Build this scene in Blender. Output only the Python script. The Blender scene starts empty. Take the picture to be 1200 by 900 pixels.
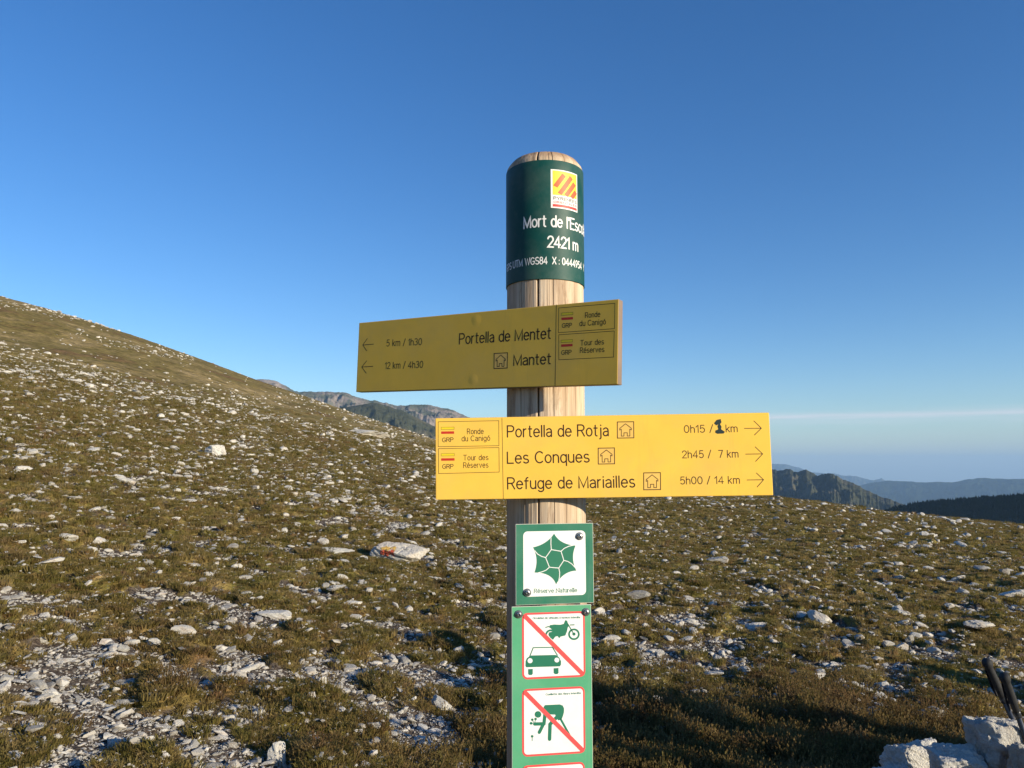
import bpy, bmesh, math, random
import numpy as np
from mathutils import Vector, Matrix
from mathutils.geometry import tessellate_polygon

random.seed(4); RS = np.random.RandomState(4)
SC = bpy.context.scene
COL = SC.collection
PI = math.pi
EYE = 1.55
# ------------------------------------------------------------------ camera
cam_d = bpy.data.cameras.new('camera'); cam = bpy.data.objects.new('camera', cam_d); COL.objects.link(cam)
cam_d.sensor_width = 36; cam_d.lens = 27.0; cam_d.clip_start = 0.05; cam_d.clip_end = 120000
PITCH = math.atan(100/900)
cam.location = (0, 0, EYE); cam.rotation_euler = (PI/2+PITCH, 0, 0)
SC.camera = cam
SC.render.resolution_x = 1024; SC.render.resolution_y = 768
SC.view_settings.view_transform = 'Standard'; SC.view_settings.look = 'None'
SC.view_settings.exposure = 0.6; SC.view_settings.gamma = 1
# ------------------------------------------------------------------ light
SUN_EL = math.radians(13.5); SUN_AZ = math.radians(180-55.5)      # compass from +Y, clockwise
sun_dir = Vector((math.sin(SUN_AZ)*math.cos(SUN_EL), math.cos(SUN_AZ)*math.cos(SUN_EL), math.sin(SUN_EL)))
sd = bpy.data.lights.new('sun', 'SUN'); sd.energy = 5.0; sd.angle = math.radians(0.53); sd.color = (1.0, 0.87, 0.65)
sun = bpy.data.objects.new('sun', sd); COL.objects.link(sun)
sun.rotation_euler = (-sun_dir).to_track_quat('-Z', 'Y').to_euler()
world = bpy.data.worlds.new('World'); SC.world = world; world.use_nodes = True
wt = world.node_tree; wn = wt.nodes; wn.clear()
def N(t, typ, **kw):
    n = t.nodes.new(typ)
    for k, v in kw.items():
        if k == 'inp':
            for kk, vv in v.items(): n.inputs[kk].default_value = vv
        else: setattr(n, k, v)
    return n
sky = N(wt, 'ShaderNodeTexSky', sky_type='NISHITA', sun_disc=False, sun_elevation=SUN_EL, sun_rotation=SUN_AZ,
        altitude=2400, air_density=1.25, dust_density=0.0, ozone_density=3.0)
tc = N(wt, 'ShaderNodeTexCoord'); sep = N(wt, 'ShaderNodeSeparateXYZ')
wt.links.new(tc.outputs['Generated'], sep.inputs[0])
def M2(t, op, a, b=None, c=None):
    n = t.nodes.new('ShaderNodeMath'); n.operation = op
    for i, v in enumerate((a, b, c)):
        if v is None: continue
        if isinstance(v, (int, float)): n.inputs[i].default_value = v
        else: t.links.new(v, n.inputs[i])
    return n.outputs[0]
# thin cirrus bands low over the horizon, stronger towards the east (+X)
mp = N(wt, 'ShaderNodeMapping'); mp.inputs['Scale'].default_value = (1.6, 1.6, 34)
wt.links.new(tc.outputs['Generated'], mp.inputs[0])
cn = N(wt, 'ShaderNodeTexNoise', inp={'Scale': 2.2, 'Detail': 6, 'Roughness': .6}); wt.links.new(mp.outputs[0], cn.inputs['Vector'])
wz = M2(wt, 'ADD', sep.outputs[2], M2(wt, 'MULTIPLY', M2(wt, 'SUBTRACT', cn.outputs[0], .5), .022))
wz = M2(wt, 'ADD', wz, M2(wt, 'MULTIPLY', sep.outputs[0], .012))
def band(c, w): return M2(wt, 'POWER', 2.718, M2(wt, 'MULTIPLY', M2(wt, 'POWER', M2(wt, 'ABSOLUTE', M2(wt, 'DIVIDE', M2(wt, 'SUBTRACT', wz, c), w)), 2.0), -1.0))
east = N(wt, 'ShaderNodeMapRange', inp={1: .02, 2: .34, 3: 0, 4: 1}); wt.links.new(sep.outputs[0], east.inputs[0])
b1 = M2(wt, 'MULTIPLY', band(.0690, .0042), .95); b2 = M2(wt, 'MULTIPLY', band(.0605, .0030), .35); b3 = M2(wt, 'MULTIPLY', band(.026, .020), .18)
cl = M2(wt, 'MULTIPLY', M2(wt, 'ADD', M2(wt, 'ADD', b1, b2), b3), east.outputs[0])
cl = M2(wt, 'MULTIPLY', cl, M2(wt, 'MAXIMUM', M2(wt, 'MULTIPLY', M2(wt, 'SUBTRACT', cn.outputs[0], .22), 2.3), 0.1))
hs = N(wt, 'ShaderNodeHueSaturation', inp={'Hue': .51, 'Saturation': 1.24, 'Value': 1.0}); wt.links.new(sky.outputs[0], hs.inputs['Color'])
mx = N(wt, 'ShaderNodeMix', data_type='RGBA'); wt.links.new(cl, mx.inputs[0])
mx.inputs[7].default_value = (4.6, 4.7, 5.0, 1)
# the dusty blue-grey band of far air that hugs the horizon all round
hb = M2(wt, 'MULTIPLY', M2(wt, 'POWER', 2.718, M2(wt, 'MULTIPLY', M2(wt, 'MAXIMUM', sep.outputs[2], 0.0), -26.0)), .92)
mh = N(wt, 'ShaderNodeMix', data_type='RGBA'); wt.links.new(hb, mh.inputs[0]); wt.links.new(hs.outputs[0], mh.inputs[6]); mh.inputs[7].default_value = (2.75, 3.2, 3.25, 1)
wt.links.new(mh.outputs[2], mx.inputs[6])
bg = N(wt, 'ShaderNodeBackground', inp={'Strength': .12}); wt.links.new(mx.outputs[2], bg.inputs[0])
wo = N(wt, 'ShaderNodeOutputWorld'); wt.links.new(bg.outputs[0], wo.inputs[0])

# ------------------------------------------------------------------ helpers
def ray(px, py):
    x = (px-600)/900; y = (450-py)/900; c, s = math.cos(PITCH), math.sin(PITCH)
    return Vector((x, c-y*s, s+y*c)).normalized()
def srgb(r, g, b):
    f = lambda v: (v/255/12.92) if v/255 <= .04045 else ((v/255+.055)/1.055)**2.4
    return (f(r), f(g), f(b), 1)
def tag(o, label=None, cat=None, group=None, kind=None):
    for k, v in (('label', label), ('category', cat), ('group', group), ('kind', kind)):
        if v: o[k] = v
    return o
def mesh_obj(name, verts, faces, mat=None, parent=None, smooth=False):
    me = bpy.data.meshes.new(name); me.from_pydata([tuple(v) for v in verts], [], [tuple(f) for f in faces]); me.update()
    if mat: me.materials.append(mat)
    if smooth: me.shade_smooth()
    o = bpy.data.objects.new(name, me); COL.objects.link(o)
    if parent: o.parent = parent
    return o
def fast_mesh(name, V, F, mat=None, smooth=True):
    """V (n,3) float, F (m,3 or 4) int"""
    me = bpy.data.meshes.new(name); n, k = F.shape
    me.vertices.add(len(V)); me.vertices.foreach_set('co', np.ascontiguousarray(V, np.float32).ravel())
    me.loops.add(n*k); me.loops.foreach_set('vertex_index', np.ascontiguousarray(F, np.int32).ravel())
    me.polygons.add(n); me.polygons.foreach_set('loop_start', np.arange(0, n*k, k, dtype=np.int32))
    me.polygons.foreach_set('use_smooth', np.full(n, smooth, bool))
    me.update(calc_edges=True); me.validate()
    if mat: me.materials.append(mat)
    return me
def bm_obj(name, bm, mat, parent=None, smooth=False):
    me = bpy.data.meshes.new(name); bm.to_mesh(me); bm.free(); me.materials.append(mat)
    if smooth: me.shade_smooth()
    o = bpy.data.objects.new(name, me); COL.objects.link(o); o.parent = parent
    return o

# numpy value noise ------------------------------------------------
_T = np.random.RandomState(11).rand(256, 256).astype(np.float32)
def vn(x, y, seed=0):
    x = np.asarray(x, np.float64)+seed*17.31; y = np.asarray(y, np.float64)+seed*9.77
    xi = np.floor(x).astype(int); yi = np.floor(y).astype(int); fx = x-xi; fy = y-yi
    fx = fx*fx*fx*(fx*(fx*6-15)+10); fy = fy*fy*fy*(fy*(fy*6-15)+10)
    a = _T[xi & 255, yi & 255]; b = _T[(xi+1) & 255, yi & 255]; c = _T[xi & 255, (yi+1) & 255]; d = _T[(xi+1) & 255, (yi+1) & 255]
    return ((a*(1-fx)+b*fx)*(1-fy)+(c*(1-fx)+d*fx)*fy)*2-1
def fbm(x, y, oct=4, seed=0, gain=.5):
    s = 0; a = 1; t = 0
    for i in range(oct):
        s = s+a*vn(x*2**i+i*3.1, y*2**i-i*5.7, seed+i); t += a; a *= gain
    return s/t
def vn3(p, seed=0):
    return (vn(p[:, 0]+p[:, 2]*.7, p[:, 1]-p[:, 2]*.6, seed)+vn(p[:, 1]+p[:, 0]*.5, p[:, 2]+p[:, 0]*.3, seed+3))/2*1.3
def sstep(a, b, x):
    t = np.clip((x-a)/(b-a), 0, 1); return t*t*(3-2*t)

# ------------------------------------------------------------------ materials
MATS = {}
def mat(name, col=(.5, .5, .5, 1), rough=.6, spec=.5, metal=0):
    m = bpy.data.materials.new(name); m.use_nodes = True; b = m.node_tree.nodes['Principled BSDF']
    b.inputs['Base Color'].default_value = col; b.inputs['Roughness'].default_value = rough
    b.inputs['Specular IOR Level'].default_value = spec; b.inputs['Metallic'].default_value = metal
    MATS[name] = m; return m
def ramp(t, fac, stops, interp='LINEAR'):
    r = t.nodes.new('ShaderNodeValToRGB'); e = r.color_ramp.elements; r.color_ramp.interpolation = interp
    while len(e) < len(stops): e.new(.5)
    for i, (p, c) in enumerate(stops):
        e[i].position = p; e[i].color = c if len(c) == 4 else (*c, 1)
    t.links.new(fac, r.inputs[0]); return r.outputs[0]
def mixc(t, fac, a, b, mode='MIX'):
    m = N(t, 'ShaderNodeMix', data_type='RGBA', blend_type=mode)
    for i, v in ((0, fac), (6, a), (7, b)):
        if isinstance(v, (int, float)): m.inputs[i].default_value = v
        elif isinstance(v, tuple): m.inputs[i].default_value = v
        else: t.links.new(v, m.inputs[i])
    return m.outputs[2]
def noise(t, vec, scale, detail=4, rough=.55, dist=0, mscale=None):
    if mscale:
        q = N(t, 'ShaderNodeMapping'); q.inputs['Scale'].default_value = mscale; t.links.new(vec, q.inputs[0]); vec = q.outputs[0]
    n = N(t, 'ShaderNodeTexNoise', inp={'Scale': scale, 'Detail': detail, 'Roughness': rough, 'Distortion': dist})
    t.links.new(vec, n.inputs['Vector']); return n.outputs[0]
def bump(t, bsdf, h, strength=.4, dist=.01):
    b = N(t, 'ShaderNodeBump', inp={'Strength': strength, 'Distance': dist}); t.links.new(h, b.inputs['Height']); t.links.new(b.outputs[0], bsdf.inputs['Normal'])
def paint(name, col, rough=.45, var=.06, spec=.4, bmp=.05, dirt=None, wear=None):
    m = mat(name, col, rough, spec); t = m.node_tree; b = t.nodes['Principled BSDF']
    g = N(t, 'ShaderNodeTexCoord').outputs['Object']
    n1 = noise(t, g, 14, 6, .6); n2 = noise(t, g, 160, 3)
    f = ramp(t, n1, [(.3, (1-var, 1-var, 1-var)), (.7, (1+var, 1+var, 1+var))])
    c = mixc(t, 1.0, col, f, 'MULTIPLY')
    if dirt:
        d = ramp(t, noise(t, g, 60, 8, .7), [(.66, (0, 0, 0)), (.74, (1, 1, 1))]); c = mixc(t, M2(t, 'MULTIPLY', d, .5), c, dirt)
    if wear:   # specks, chips, fine scratches and a dusty film
        sp = ramp(t, noise(t, g, 320, 4, .7), [(.69, (0, 0, 0)), (.73, (1, 1, 1))]); c = mixc(t, M2(t, 'MULTIPLY', sp, .55), c, wear)
        scr = ramp(t, noise(t, g, 26, 3, .5, 1.5, (1, .06, 1)), [(.655, (0, 0, 0)), (.675, (1, 1, 1)), (.70, (0, 0, 0))]); c = mixc(t, M2(t, 'MULTIPLY', scr, .06), c, wear)
        film = ramp(t, noise(t, g, 9, 6, .7), [(.45, (0, 0, 0)), (.75, (1, 1, 1))]); c = mixc(t, M2(t, 'MULTIPLY', film, .16), c, (.35, .32, .27, 1))
    t.links.new(c, b.inputs['Base Color'])
    t.links.new(M2(t, 'ADD', M2(t, 'MULTIPLY', n1, .25), rough-.12), b.inputs['Roughness'])
    bump(t, b, n2, bmp, .001); return m

# shared world-space vegetation colour: olive / straw / rusty heather patches
def veg_color(t, pos):
    big = noise(t, pos, .55, 5, .6); mid = noise(t, pos, 2.6, 5, .65, .4); fine = noise(t, pos, 21, 3)
    a = ramp(t, mid, [(.26, (.15, .080, .040)), (.38, (.20, .132, .046)), (.47, (.165, .145, .036)), (.55, (.28, .212, .066)), (.66, (.35, .250, .11)), (.78, (.31, .18, .095))])
    r = ramp(t, big, [(.50, (0, 0, 0)), (.66, (1, 1, 1))])
    a = mixc(t, M2(t, 'MULTIPLY', r, .5), a, (.21, .115, .06, 1))
    f = ramp(t, fine, [(.3, (.75, .75, .75)), (.7, (1.3, 1.3, 1.25))])
    return mixc(t, 1.0, a, f, 'MULTIPLY')

gm = mat('ground_cover', rough=.95, spec=.1); t = gm.node_tree; b = t.nodes['Principled BSDF']
geo = N(t, 'ShaderNodeNewGeometry').outputs['Position']
att = N(t, 'ShaderNodeAttribute', attribute_name='veg'); far = N(t, 'ShaderNodeAttribute', attribute_name='far')
vc = veg_color(t, geo)
soil_n = noise(t, geo, 38, 5, .7)
soil = ramp(t, soil_n, [(.3, (.05, .038, .028)), (.5, (.11, .085, .066)), (.64, (.17, .145, .12)), (.78, (.32, .29, .26))])
vm = M2(t, 'ADD', att.outputs['Fac'], M2(t, 'MULTIPLY', M2(t, 'SUBTRACT', noise(t, geo, 9, 5, .65), .5), 1.0))
vmr = ramp(t, vm, [(.42, (0, 0, 0)), (.58, (1, 1, 1))])
near_c = mixc(t, vmr, soil, vc)
farmap = noise(t, geo, .09, 8, .7, 0, (1, 1, 1)); farmid = noise(t, geo, .9, 6, .75)
fc = ramp(t, farmap, [(.34, (.175, .108, .050)), (.45, (.165, .132, .042)), (.53, (.225, .170, .066)), (.64, (.31, .235, .115))])
fc = mixc(t, 1.0, fc, ramp(t, farmid, [(.34, (.45, .44, .42)), (.5, (1, 1, 1)), (.66, (1.6, 1.52, 1.4))]), 'MULTIPLY')
fpb = ramp(t, noise(t, geo, 2.4, 6, .8), [(.61, (0, 0, 0)), (.67, (1, 1, 1))])
patch = ramp(t, noise(t, geo, .05, 4, .6), [(.46, (0, 0, 0)), (.6, (1, 1, 1))])
fc = mixc(t, M2(t, 'MULTIPLY', fpb, M2(t, 'MULTIPLY', patch, .75)), fc, (.38, .33, .25, 1))
cc = mixc(t, far.outputs['Fac'], near_c, fc)
t.links.new(cc, b.inputs['Base Color'])
hh = M2(t, 'ADD', M2(t, 'MULTIPLY', noise(t, geo, 30, 5, .7), .5), M2(t, 'MULTIPLY', noise(t, geo, 3.2, 5, .7), 2.2))
bump(t, b, hh, .9, .06)

def stone_mat(name, base, dark, lichen=(.10, .10, .075, 1), scale=1.0, warm=(.50, .38, .28, 1), bs=.5, crack=.0):
    m = mat(name, rough=.85, spec=.25); t = m.node_tree; b = t.nodes['Principled BSDF']
    oc = N(t, 'ShaderNodeTexCoord').outputs['Object']; rnd = N(t, 'ShaderNodeObjectInfo').outputs['Random']
    off = N(t, 'ShaderNodeCombineXYZ'); t.links.new(M2(t, 'MULTIPLY', rnd, 37.0), off.inputs[0]); t.links.new(M2(t, 'MULTIPLY', rnd, 91.0), off.inputs[1])
    va = N(t, 'ShaderNodeVectorMath', operation='ADD'); t.links.new(oc, va.inputs[0]); t.links.new(off.outputs[0], va.inputs[1]); v = va.outputs[0]
    n1 = noise(t, v, 2.2*scale, 7, .65, .5); n2 = noise(t, v, 9*scale, 6, .7)
    c = ramp(t, n1, [(.28, dark), (.46, base), (.66, base)])
    c = mixc(t, M2(t, 'MULTIPLY', ramp(t, noise(t, v, 1.3*scale, 4), [(.5, (0, 0, 0)), (.68, (1, 1, 1))]), .5), c, warm)
    l = ramp(t, n2, [(.60, (0, 0, 0)), (.68, (1, 1, 1))]); c = mixc(t, M2(t, 'MULTIPLY', l, .55), c, lichen)
    br = ramp(t, rnd, [(0, (.55, .54, .52)), (.35, (.85, .84, .82)), (.7, (1.0, .99, .97)), (1, (1.15, 1.14, 1.12))])
    c = mixc(t, 1.0, c, br, 'MULTIPLY'); t.links.new(c, b.inputs['Base Color'])
    cr = N(t, 'ShaderNodeTexVoronoi', feature='DISTANCE_TO_EDGE', inp={'Scale': 2.6*scale}); t.links.new(v, cr.inputs['Vector'])
    h = M2(t, 'ADD', M2(t, 'MULTIPLY', n2, .7), noise(t, v, 26*scale, 5, .7)) if not crack else n2
    bump(t, b, h, bs, .12/scale); return m
M_STONE = stone_mat('pale_stone', (.60, .58, .53, 1), (.32, .31, .30, 1))
M_PEBBLE = stone_mat('pebble_stone', (.60, .58, .54, 1), (.24, .23, .23, 1), scale=.8)
M_ROCK = stone_mat('white_rock', (.74, .72, .68, 1), (.50, .49, .47, 1), lichen=(.34, .32, .27, 1), scale=5, bs=.9, warm=(.56, .47, .38, 1), crack=.0)

def blade_mat(name, stops):
    m = mat(name, rough=.75, spec=.2); t = m.node_tree; b = t.nodes['Principled BSDF']
    geo = N(t, 'ShaderNodeNewGeometry').outputs['Position']; rnd = N(t, 'ShaderNodeObjectInfo').outputs['Random']
    c = mixc(t, .45, veg_color(t, geo), ramp(t, rnd, stops)); t.links.new(c, b.inputs['Base Color'])
    tr = N(t, 'ShaderNodeBsdfTranslucent'); t.links.new(c, tr.inputs[0]); ms = N(t, 'ShaderNodeMixShader', inp={0: .5})
    t.links.new(b.outputs[0], ms.inputs[1]); t.links.new(tr.outputs[0], ms.inputs[2]); t.links.new(ms.outputs[0], t.nodes['Material Output'].inputs[0]); return m
M_GRASS = blade_mat('short_grass', [(0, (.14, .125, .026)), (.3, (.22, .18, .044)), (.6, (.33, .25, .09)), (.85, (.43, .315, .16)), (1, (.28, .14, .075))])
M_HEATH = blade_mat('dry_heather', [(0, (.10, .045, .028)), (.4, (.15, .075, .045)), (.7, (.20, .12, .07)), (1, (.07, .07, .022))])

# ------------------------------------------------------------------ terrain
_sk = [(0, 347), (50, 360), (100, 375), (150, 391), (200, 408), (250, 426), (300, 445), (350, 462), (400, 479), (450, 496), (505, 513), (560, 530), (620, 546), (700, 562), (800, 573), (905, 583), (970, 590), (1035, 600), (1120, 609), (1200, 617)]
_a = []; _tn = []
for px, py in _sk:
    d = ray(px, py); _a.append(math.degrees(math.atan2(d.x, d.y))); _tn.append(d.z/math.hypot(d.x, d.y))
AZ = np.array([-180, -120, -80, -60, -45]+_a+[45, 70, 120, 180]); TT = np.array([.0, .10, .24, .28, .262]+_tn+[-.085, -.10, -.08, .0])
AZR = np.array([-180, -60, -34, -17, -6, 6, 19, 34, 60, 180]); RR = np.array([140, 200, 185, 160, 120, 85, 68, 58, 60, 140])
AS0 = np.array([-180, -60, -34, -15, 0, 15, 34, 60, 120, 180]); SS0 = np.array([.0, .12, .105, .05, .005, -.02, -.035, -.05, -.06, .0])
RL = np.array([0, 60, 300, 1000, 3000, 10000, 20000, 60000.]); ZL = np.array([-80, -80, -130, -330, -600, -1150, -1250, -1250.])
def veg_mask(x, y):
    r = np.hypot(x, y)
    m = .595+.24*fbm(x/1.5+3, y/1.1, 4, 21, .6)+.95*fbm(x/.34, y/.30, 4, 27, .6)+.26*fbm(x/6., y/6., 2, 33)
    # scree streaks seen left of the post and right of it
    for cx, cy, a, b, w in ((-1.5, 5.4, 2.2, 1.3, .13), (-.9, 8.8, 2.0, 1.6, .10), (1.3, 8.6, 1.1, 2.0, .16), (-4.0, 7.6, 1.8, 1.8, .08), (-2.2, 4.0, 1.2, .6, .08)):
        m = m-w*np.exp(-(((x-cx)/a)**2+((y-cy)/b)**2))
    m = m+.45*np.exp(-(((x-1.9)/1.3)**2+((y-4.6)/1.0)**2))
    return m
def height(x, y, micro=True):
    x = np.asarray(x, float); y = np.asarray(y, float)
    r = np.maximum(np.hypot(x, y), 1e-4); az = np.degrees(np.arctan2(x, y))
    T = np.interp(az, AZ, TT); R = np.interp(az, AZR, RR); s0 = np.interp(az, AS0, SS0)
    k = T+EYE/R
    q = np.minimum(r/R, 1)
    z = s0*r+(k-s0)*r*sstep(.10, 1.0, q)*1.0
    zR = k*R
    over = np.maximum(r-R, 0)
    z = np.where(r > R, zR+(T-.0)*over-over**2/500., z)
    zb = np.interp(r, RL, ZL)+60*fbm(x/900, y/900, 4, 5)*sstep(200, 2000, r)
    z = np.where(r > R, np.where(z < zb, zb, z), z)
    lim = np.interp(r-R, [0, 250, 600], [0, 0, 1]); z = z*(1-lim)+zb*lim
    z = z+.16*fbm(x/7., y/7., 3, 2)*sstep(2, 14, r)*(1-sstep(.55, .9, q)*.7)+.9*fbm(x/34., y/34., 3, 8)*sstep(20, 60, r)*(1-sstep(.7, 1.0, q))
    if micro:
        vm = sstep(.40, .72, veg_mask(x, y))
        near = 1-sstep(40, 90, r)
        hum = .052*vm*(.4+1.5*np.clip(fbm(x*3.6, y*3.6, 3, 40)+.30, 0, 2))+.026*fbm(x*9, y*9, 3, 50)
        z = z+hum*near*(1+r/60.)+(.11*fbm(x/1.2, y/1.2, 3, 60))*sstep(15, 50, r)*(1-sstep(200, 400, r))
    return z
def hz(x, y): return float(height(np.array([x]), np.array([y]))[0])
def at(px, py):
    """ground point seen at that direction (marching on the terrain)"""
    d = ray(px, py); s = 1.5
    while s < 400:
        p = d*s
        if p.z+EYE < hz(p.x, p.y): break
        s *= 1.01
    lo, hi = s/1.01, s
    for _ in range(12):
        m = (lo+hi)/2; p = d*m
        if p.z+EYE < hz(p.x, p.y): hi = m
        else: lo = m
    p = d*hi; return Vector((p.x, p.y, hz(p.x, p.y)))

az = np.concatenate([np.arange(-180, -48, 2.0), np.arange(-48, 48, .15), np.arange(48, 180, 2.0)])
rr = np.concatenate([[.02, .3, .7, 1.1, 1.5], np.exp(np.arange(math.log(1.8), math.log(230), .0115)), np.exp(np.arange(math.log(235), math.log(42000), .06)), [42000]])
A, Rg = np.meshgrid(np.radians(az), rr); X = Rg*np.sin(A); Y = Rg*np.cos(A); Z = height(X, Y)
na, nr = len(az), len(rr); idx = np.arange(na*nr).reshape(nr, na); nx = np.roll(idx, -1, 1)
F = np.stack([idx[:-1], nx[:-1], nx[1:], idx[1:]], -1).reshape(-1, 4)[:, ::-1]
gme = fast_mesh('mountain_meadow', np.stack([X, Y, Z], -1).reshape(-1, 3), F, gm)
def add_attr(me, name, vals, typ='FLOAT', dom='POINT'):
    a = me.attributes.new(name, typ, dom); a.data.foreach_set('vector' if typ == 'FLOAT_VECTOR' else 'value', np.ascontiguousarray(vals, np.float32 if typ != 'INT' else np.int32).ravel())
add_attr(gme, 'veg', np.clip(veg_mask(X, Y), 0, 1.3).ravel()); add_attr(gme, 'far', sstep(22, 70, Rg).ravel())
ground = bpy.data.objects.new('ground', gme); COL.objects.link(ground); tag(ground, kind='structure')
ZMIN = float(Z.min())

# ------------------------------------------------------------------ far mountains (real ridged relief at their own distance)
def far_mat(name, stops, trees=False, sc=.004):
    m = mat(name, rough=.95, spec=.05); t = m.node_tree; b = t.nodes['Principled BSDF']
    g = N(t, 'ShaderNodeNewGeometry').outputs['Position']
    c = ramp(t, noise(t, g, sc, 8, .65, .6), stops)
    c = mixc(t, 1.0, c, ramp(t, noise(t, g, sc*9, 6, .7), [(.3, (.7, .7, .7)), (.7, (1.3, 1.3, 1.3))]), 'MULTIPLY')
    t.links.new(c, b.inputs['Base Color']); bump(t, b, noise(t, g, sc*5, 8, .7), .8, .06/sc); return m
def mountain(name, pts, dist, half, material, gully, seed, base=-700, lean=0.0, rug=.0004, na=700, nv=150):
    pts = sorted(pts); P = []
    for q_ in pts:
        if q_[0] == 'az': P.append((math.radians(q_[1]), math.tan(math.radians(q_[2])))); continue
        d = ray(*q_); P.append((math.atan2(d.x, d.y), d.z/math.hypot(d.x, d.y)))
    P = np.array(P); aa = np.linspace(P[0, 0], P[-1, 0], na); el = np.interp(aa, P[:, 0], P[:, 1])+rug*2*fbm(aa*130, aa*0+seed, 5, seed, .62)
    vv = np.linspace(-1, 1, nv); vv = np.sign(vv)*np.abs(vv)**2.0
    Am, Vm = np.meshgrid(aa, vv); El = np.tile(el, (nv, 1))
    D = dist+lean*(Am-P[0, 0])*dist+Vm*half
    Dc = dist+lean*(Am-P[0, 0])*dist
    crest = El*Dc+EYE
    fall = np.abs(Vm)**1.15
    Zm = crest*(1-fall)+base*fall
    xs, ys = D*np.sin(Am), D*np.cos(Am)
    wx = xs+gully*.5*fbm(xs/gully*.8, ys/gully*.8, 3, seed+9); along = Am*dist+wx-xs
    g1 = 1-np.abs(fbm(wx/gully*.9, ys/gully*.9+along/gully*.3, 6, seed, .6))*2.2
    g2 = fbm(xs/gully*3, ys/gully*3, 5, seed+5, .6)
    amp = np.minimum(fall*3.2, 1)*(1-fall**4)
    Zm = Zm+gully*.32*(g1-.75)*np.minimum(fall*12+.05, 1)*(1-fall**4)+gully*.22*g2*np.minimum(.12+fall*10, 1)
    i = np.arange(na*nv).reshape(nv, na)
    F = np.stack([i[:-1, :-1], i[:-1, 1:], i[1:, 1:], i[1:, :-1]], -1).reshape(-1, 4)
    me = fast_mesh(name, np.stack([xs, ys, Zm], -1).reshape(-1, 3), F, material)
    o = bpy.data.objects.new(name, me); COL.objects.link(o); tag(o, kind='structure'); return o
M_RED = far_mat('reddish_scree', [(.32, (.07, .085, .05)), (.46, (.11, .115, .085)), (.54, (.20, .17, .145)), (.66, (.28, .235, .205))], sc=.007)
M_GRN = far_mat('green_slope', [(.32, (.038, .044, .028)), (.5, (.062, .066, .040)), (.62, (.11, .10, .07)), (.74, (.18, .16, .14))], sc=.006)
M_FOR = far_mat('forest_slope', [(.35, (.012, .020, .010)), (.6, (.022, .032, .016)), (.75, (.045, .05, .025))], sc=.02)
mountain('ridge', [(180, 500), (230, 478), (265, 458), (290, 446), (305, 444), (318, 444.5), (330, 449), (345, 458), (360, 459.5), (385, 459), (405, 459.5), (418, 465), (430, 468), (450, 471)
                   , (465, 475.5), (480, 474.5), (497, 473.5), (515, 477), (530, 480), (545, 487), (570, 496), (620, 515), (680, 535), (740, 552)], 5200, 2100, M_RED, 170, 3, base=-650, rug=.0008)
mountain('ridge', [(300, 505), (350, 495), (400, 478), (440, 472), (470, 480), (510, 500), (560, 512), (620, 530), (680, 548), (740, 560)], 3300, 1300, M_GRN, 130, 9, base=-620)
mountain('peak', [(790, 560), (850, 556), (905, 550), (925, 550.5), (935, 553), (945, 549.5), (953, 553), (958, 557), (963, 554.5), (975, 555.5), (982, 558), (990, 562), (1005, 569), (1020, 576), (1040, 584), (1060, 591), (1090, 602), (1130, 618)], 5600, 2300, M_GRN, 150, 14, base=-900, lean=-.7, rug=.0011)
mountain('forest_hill', [(1000, 612), (1030, 599), (1050, 594), (1075, 589), (1100, 587), (1150, 583), (1200, 580), (1290, 572), (1400, 562), (1500, 548), (1800, 500)], 2200, 1500, M_FOR, 40, 20, base=-620)
# unseen shoulder added on the right to keep the forested spur in shade
mountain('ridge', [('az', 57, 4), ('az', 64, 11), ('az', 72, 14.5), ('az', 80, 14), ('az', 88, 10), ('az', 95, 4)], 2700, 900, M_GRN, 200, 41, base=-500)
mountain('far_ridge', [(930, 590), (980, 576), (1020, 566), (1040, 563.5), (1080, 564.5), (1115, 565), (1135, 561.5), (1150, 560), (1170, 561), (1200, 561), (1300, 558), (1400, 562), (1520, 566)], 19000, 5200, M_FOR, 380, 25, base=-1400)
mountain('far_peaks', [(840, 552), (870, 545), (905, 543), (920, 544), (935, 548), (950, 553), (975, 555), (990, 557), (1002, 558), (1012, 561), (1024, 563), (1033, 560), (1040, 565), (1060, 572)], 31000, 6000, M_GRN, 600, 31, base=-1400)

# pines along the shadowed spur
M_PINE = mat('pine_foliage', (.018, .028, .012, 1), .9, .1)
pv, pf = [], []
for i in range(5000):
    px = random.uniform(1040, 1260); t_ = random.random()
    dd = 2215-t_*300; fr = ray(px, 560); a_ = math.atan2(fr.x, fr.y)
    hgt = random.uniform(5, 11); x_, y_ = dd*math.sin(a_), dd*math.cos(a_)
    el_ = np.interp(px, [1040, 1050, 1075, 1100, 1150, 1200, 1290], [597, 594, 589, 587, 583, 580, 572]); dz = ray(px, el_)
    zc = dz.z/math.hypot(dz.x, dz.y)*2200+EYE
    fall = (abs(2200-dd)/1500)**1.15; z_ = zc*(1-fall)-620*fall-3
    b0 = len(pv)
    for k in range(5): pv.append((x_+math.cos(k*1.257)*hgt*.26, y_+math.sin(k*1.257)*hgt*.26, z_+hgt*.12))
    pv.append((x_+random.uniform(-.5, .5), y_, z_+hgt)); pv.append((x_, y_, z_-6))
    for k in range(5): pf.append((b0+k, b0+(k+1) % 5, b0+5)); pf.append((b0+(k+1) % 5, b0+k, b0+6))
tag(mesh_obj('pine_wood', pv, pf, M_PINE), 'dark far pine wood on the shaded spur at the right', 'wood', kind='stuff')

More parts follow.
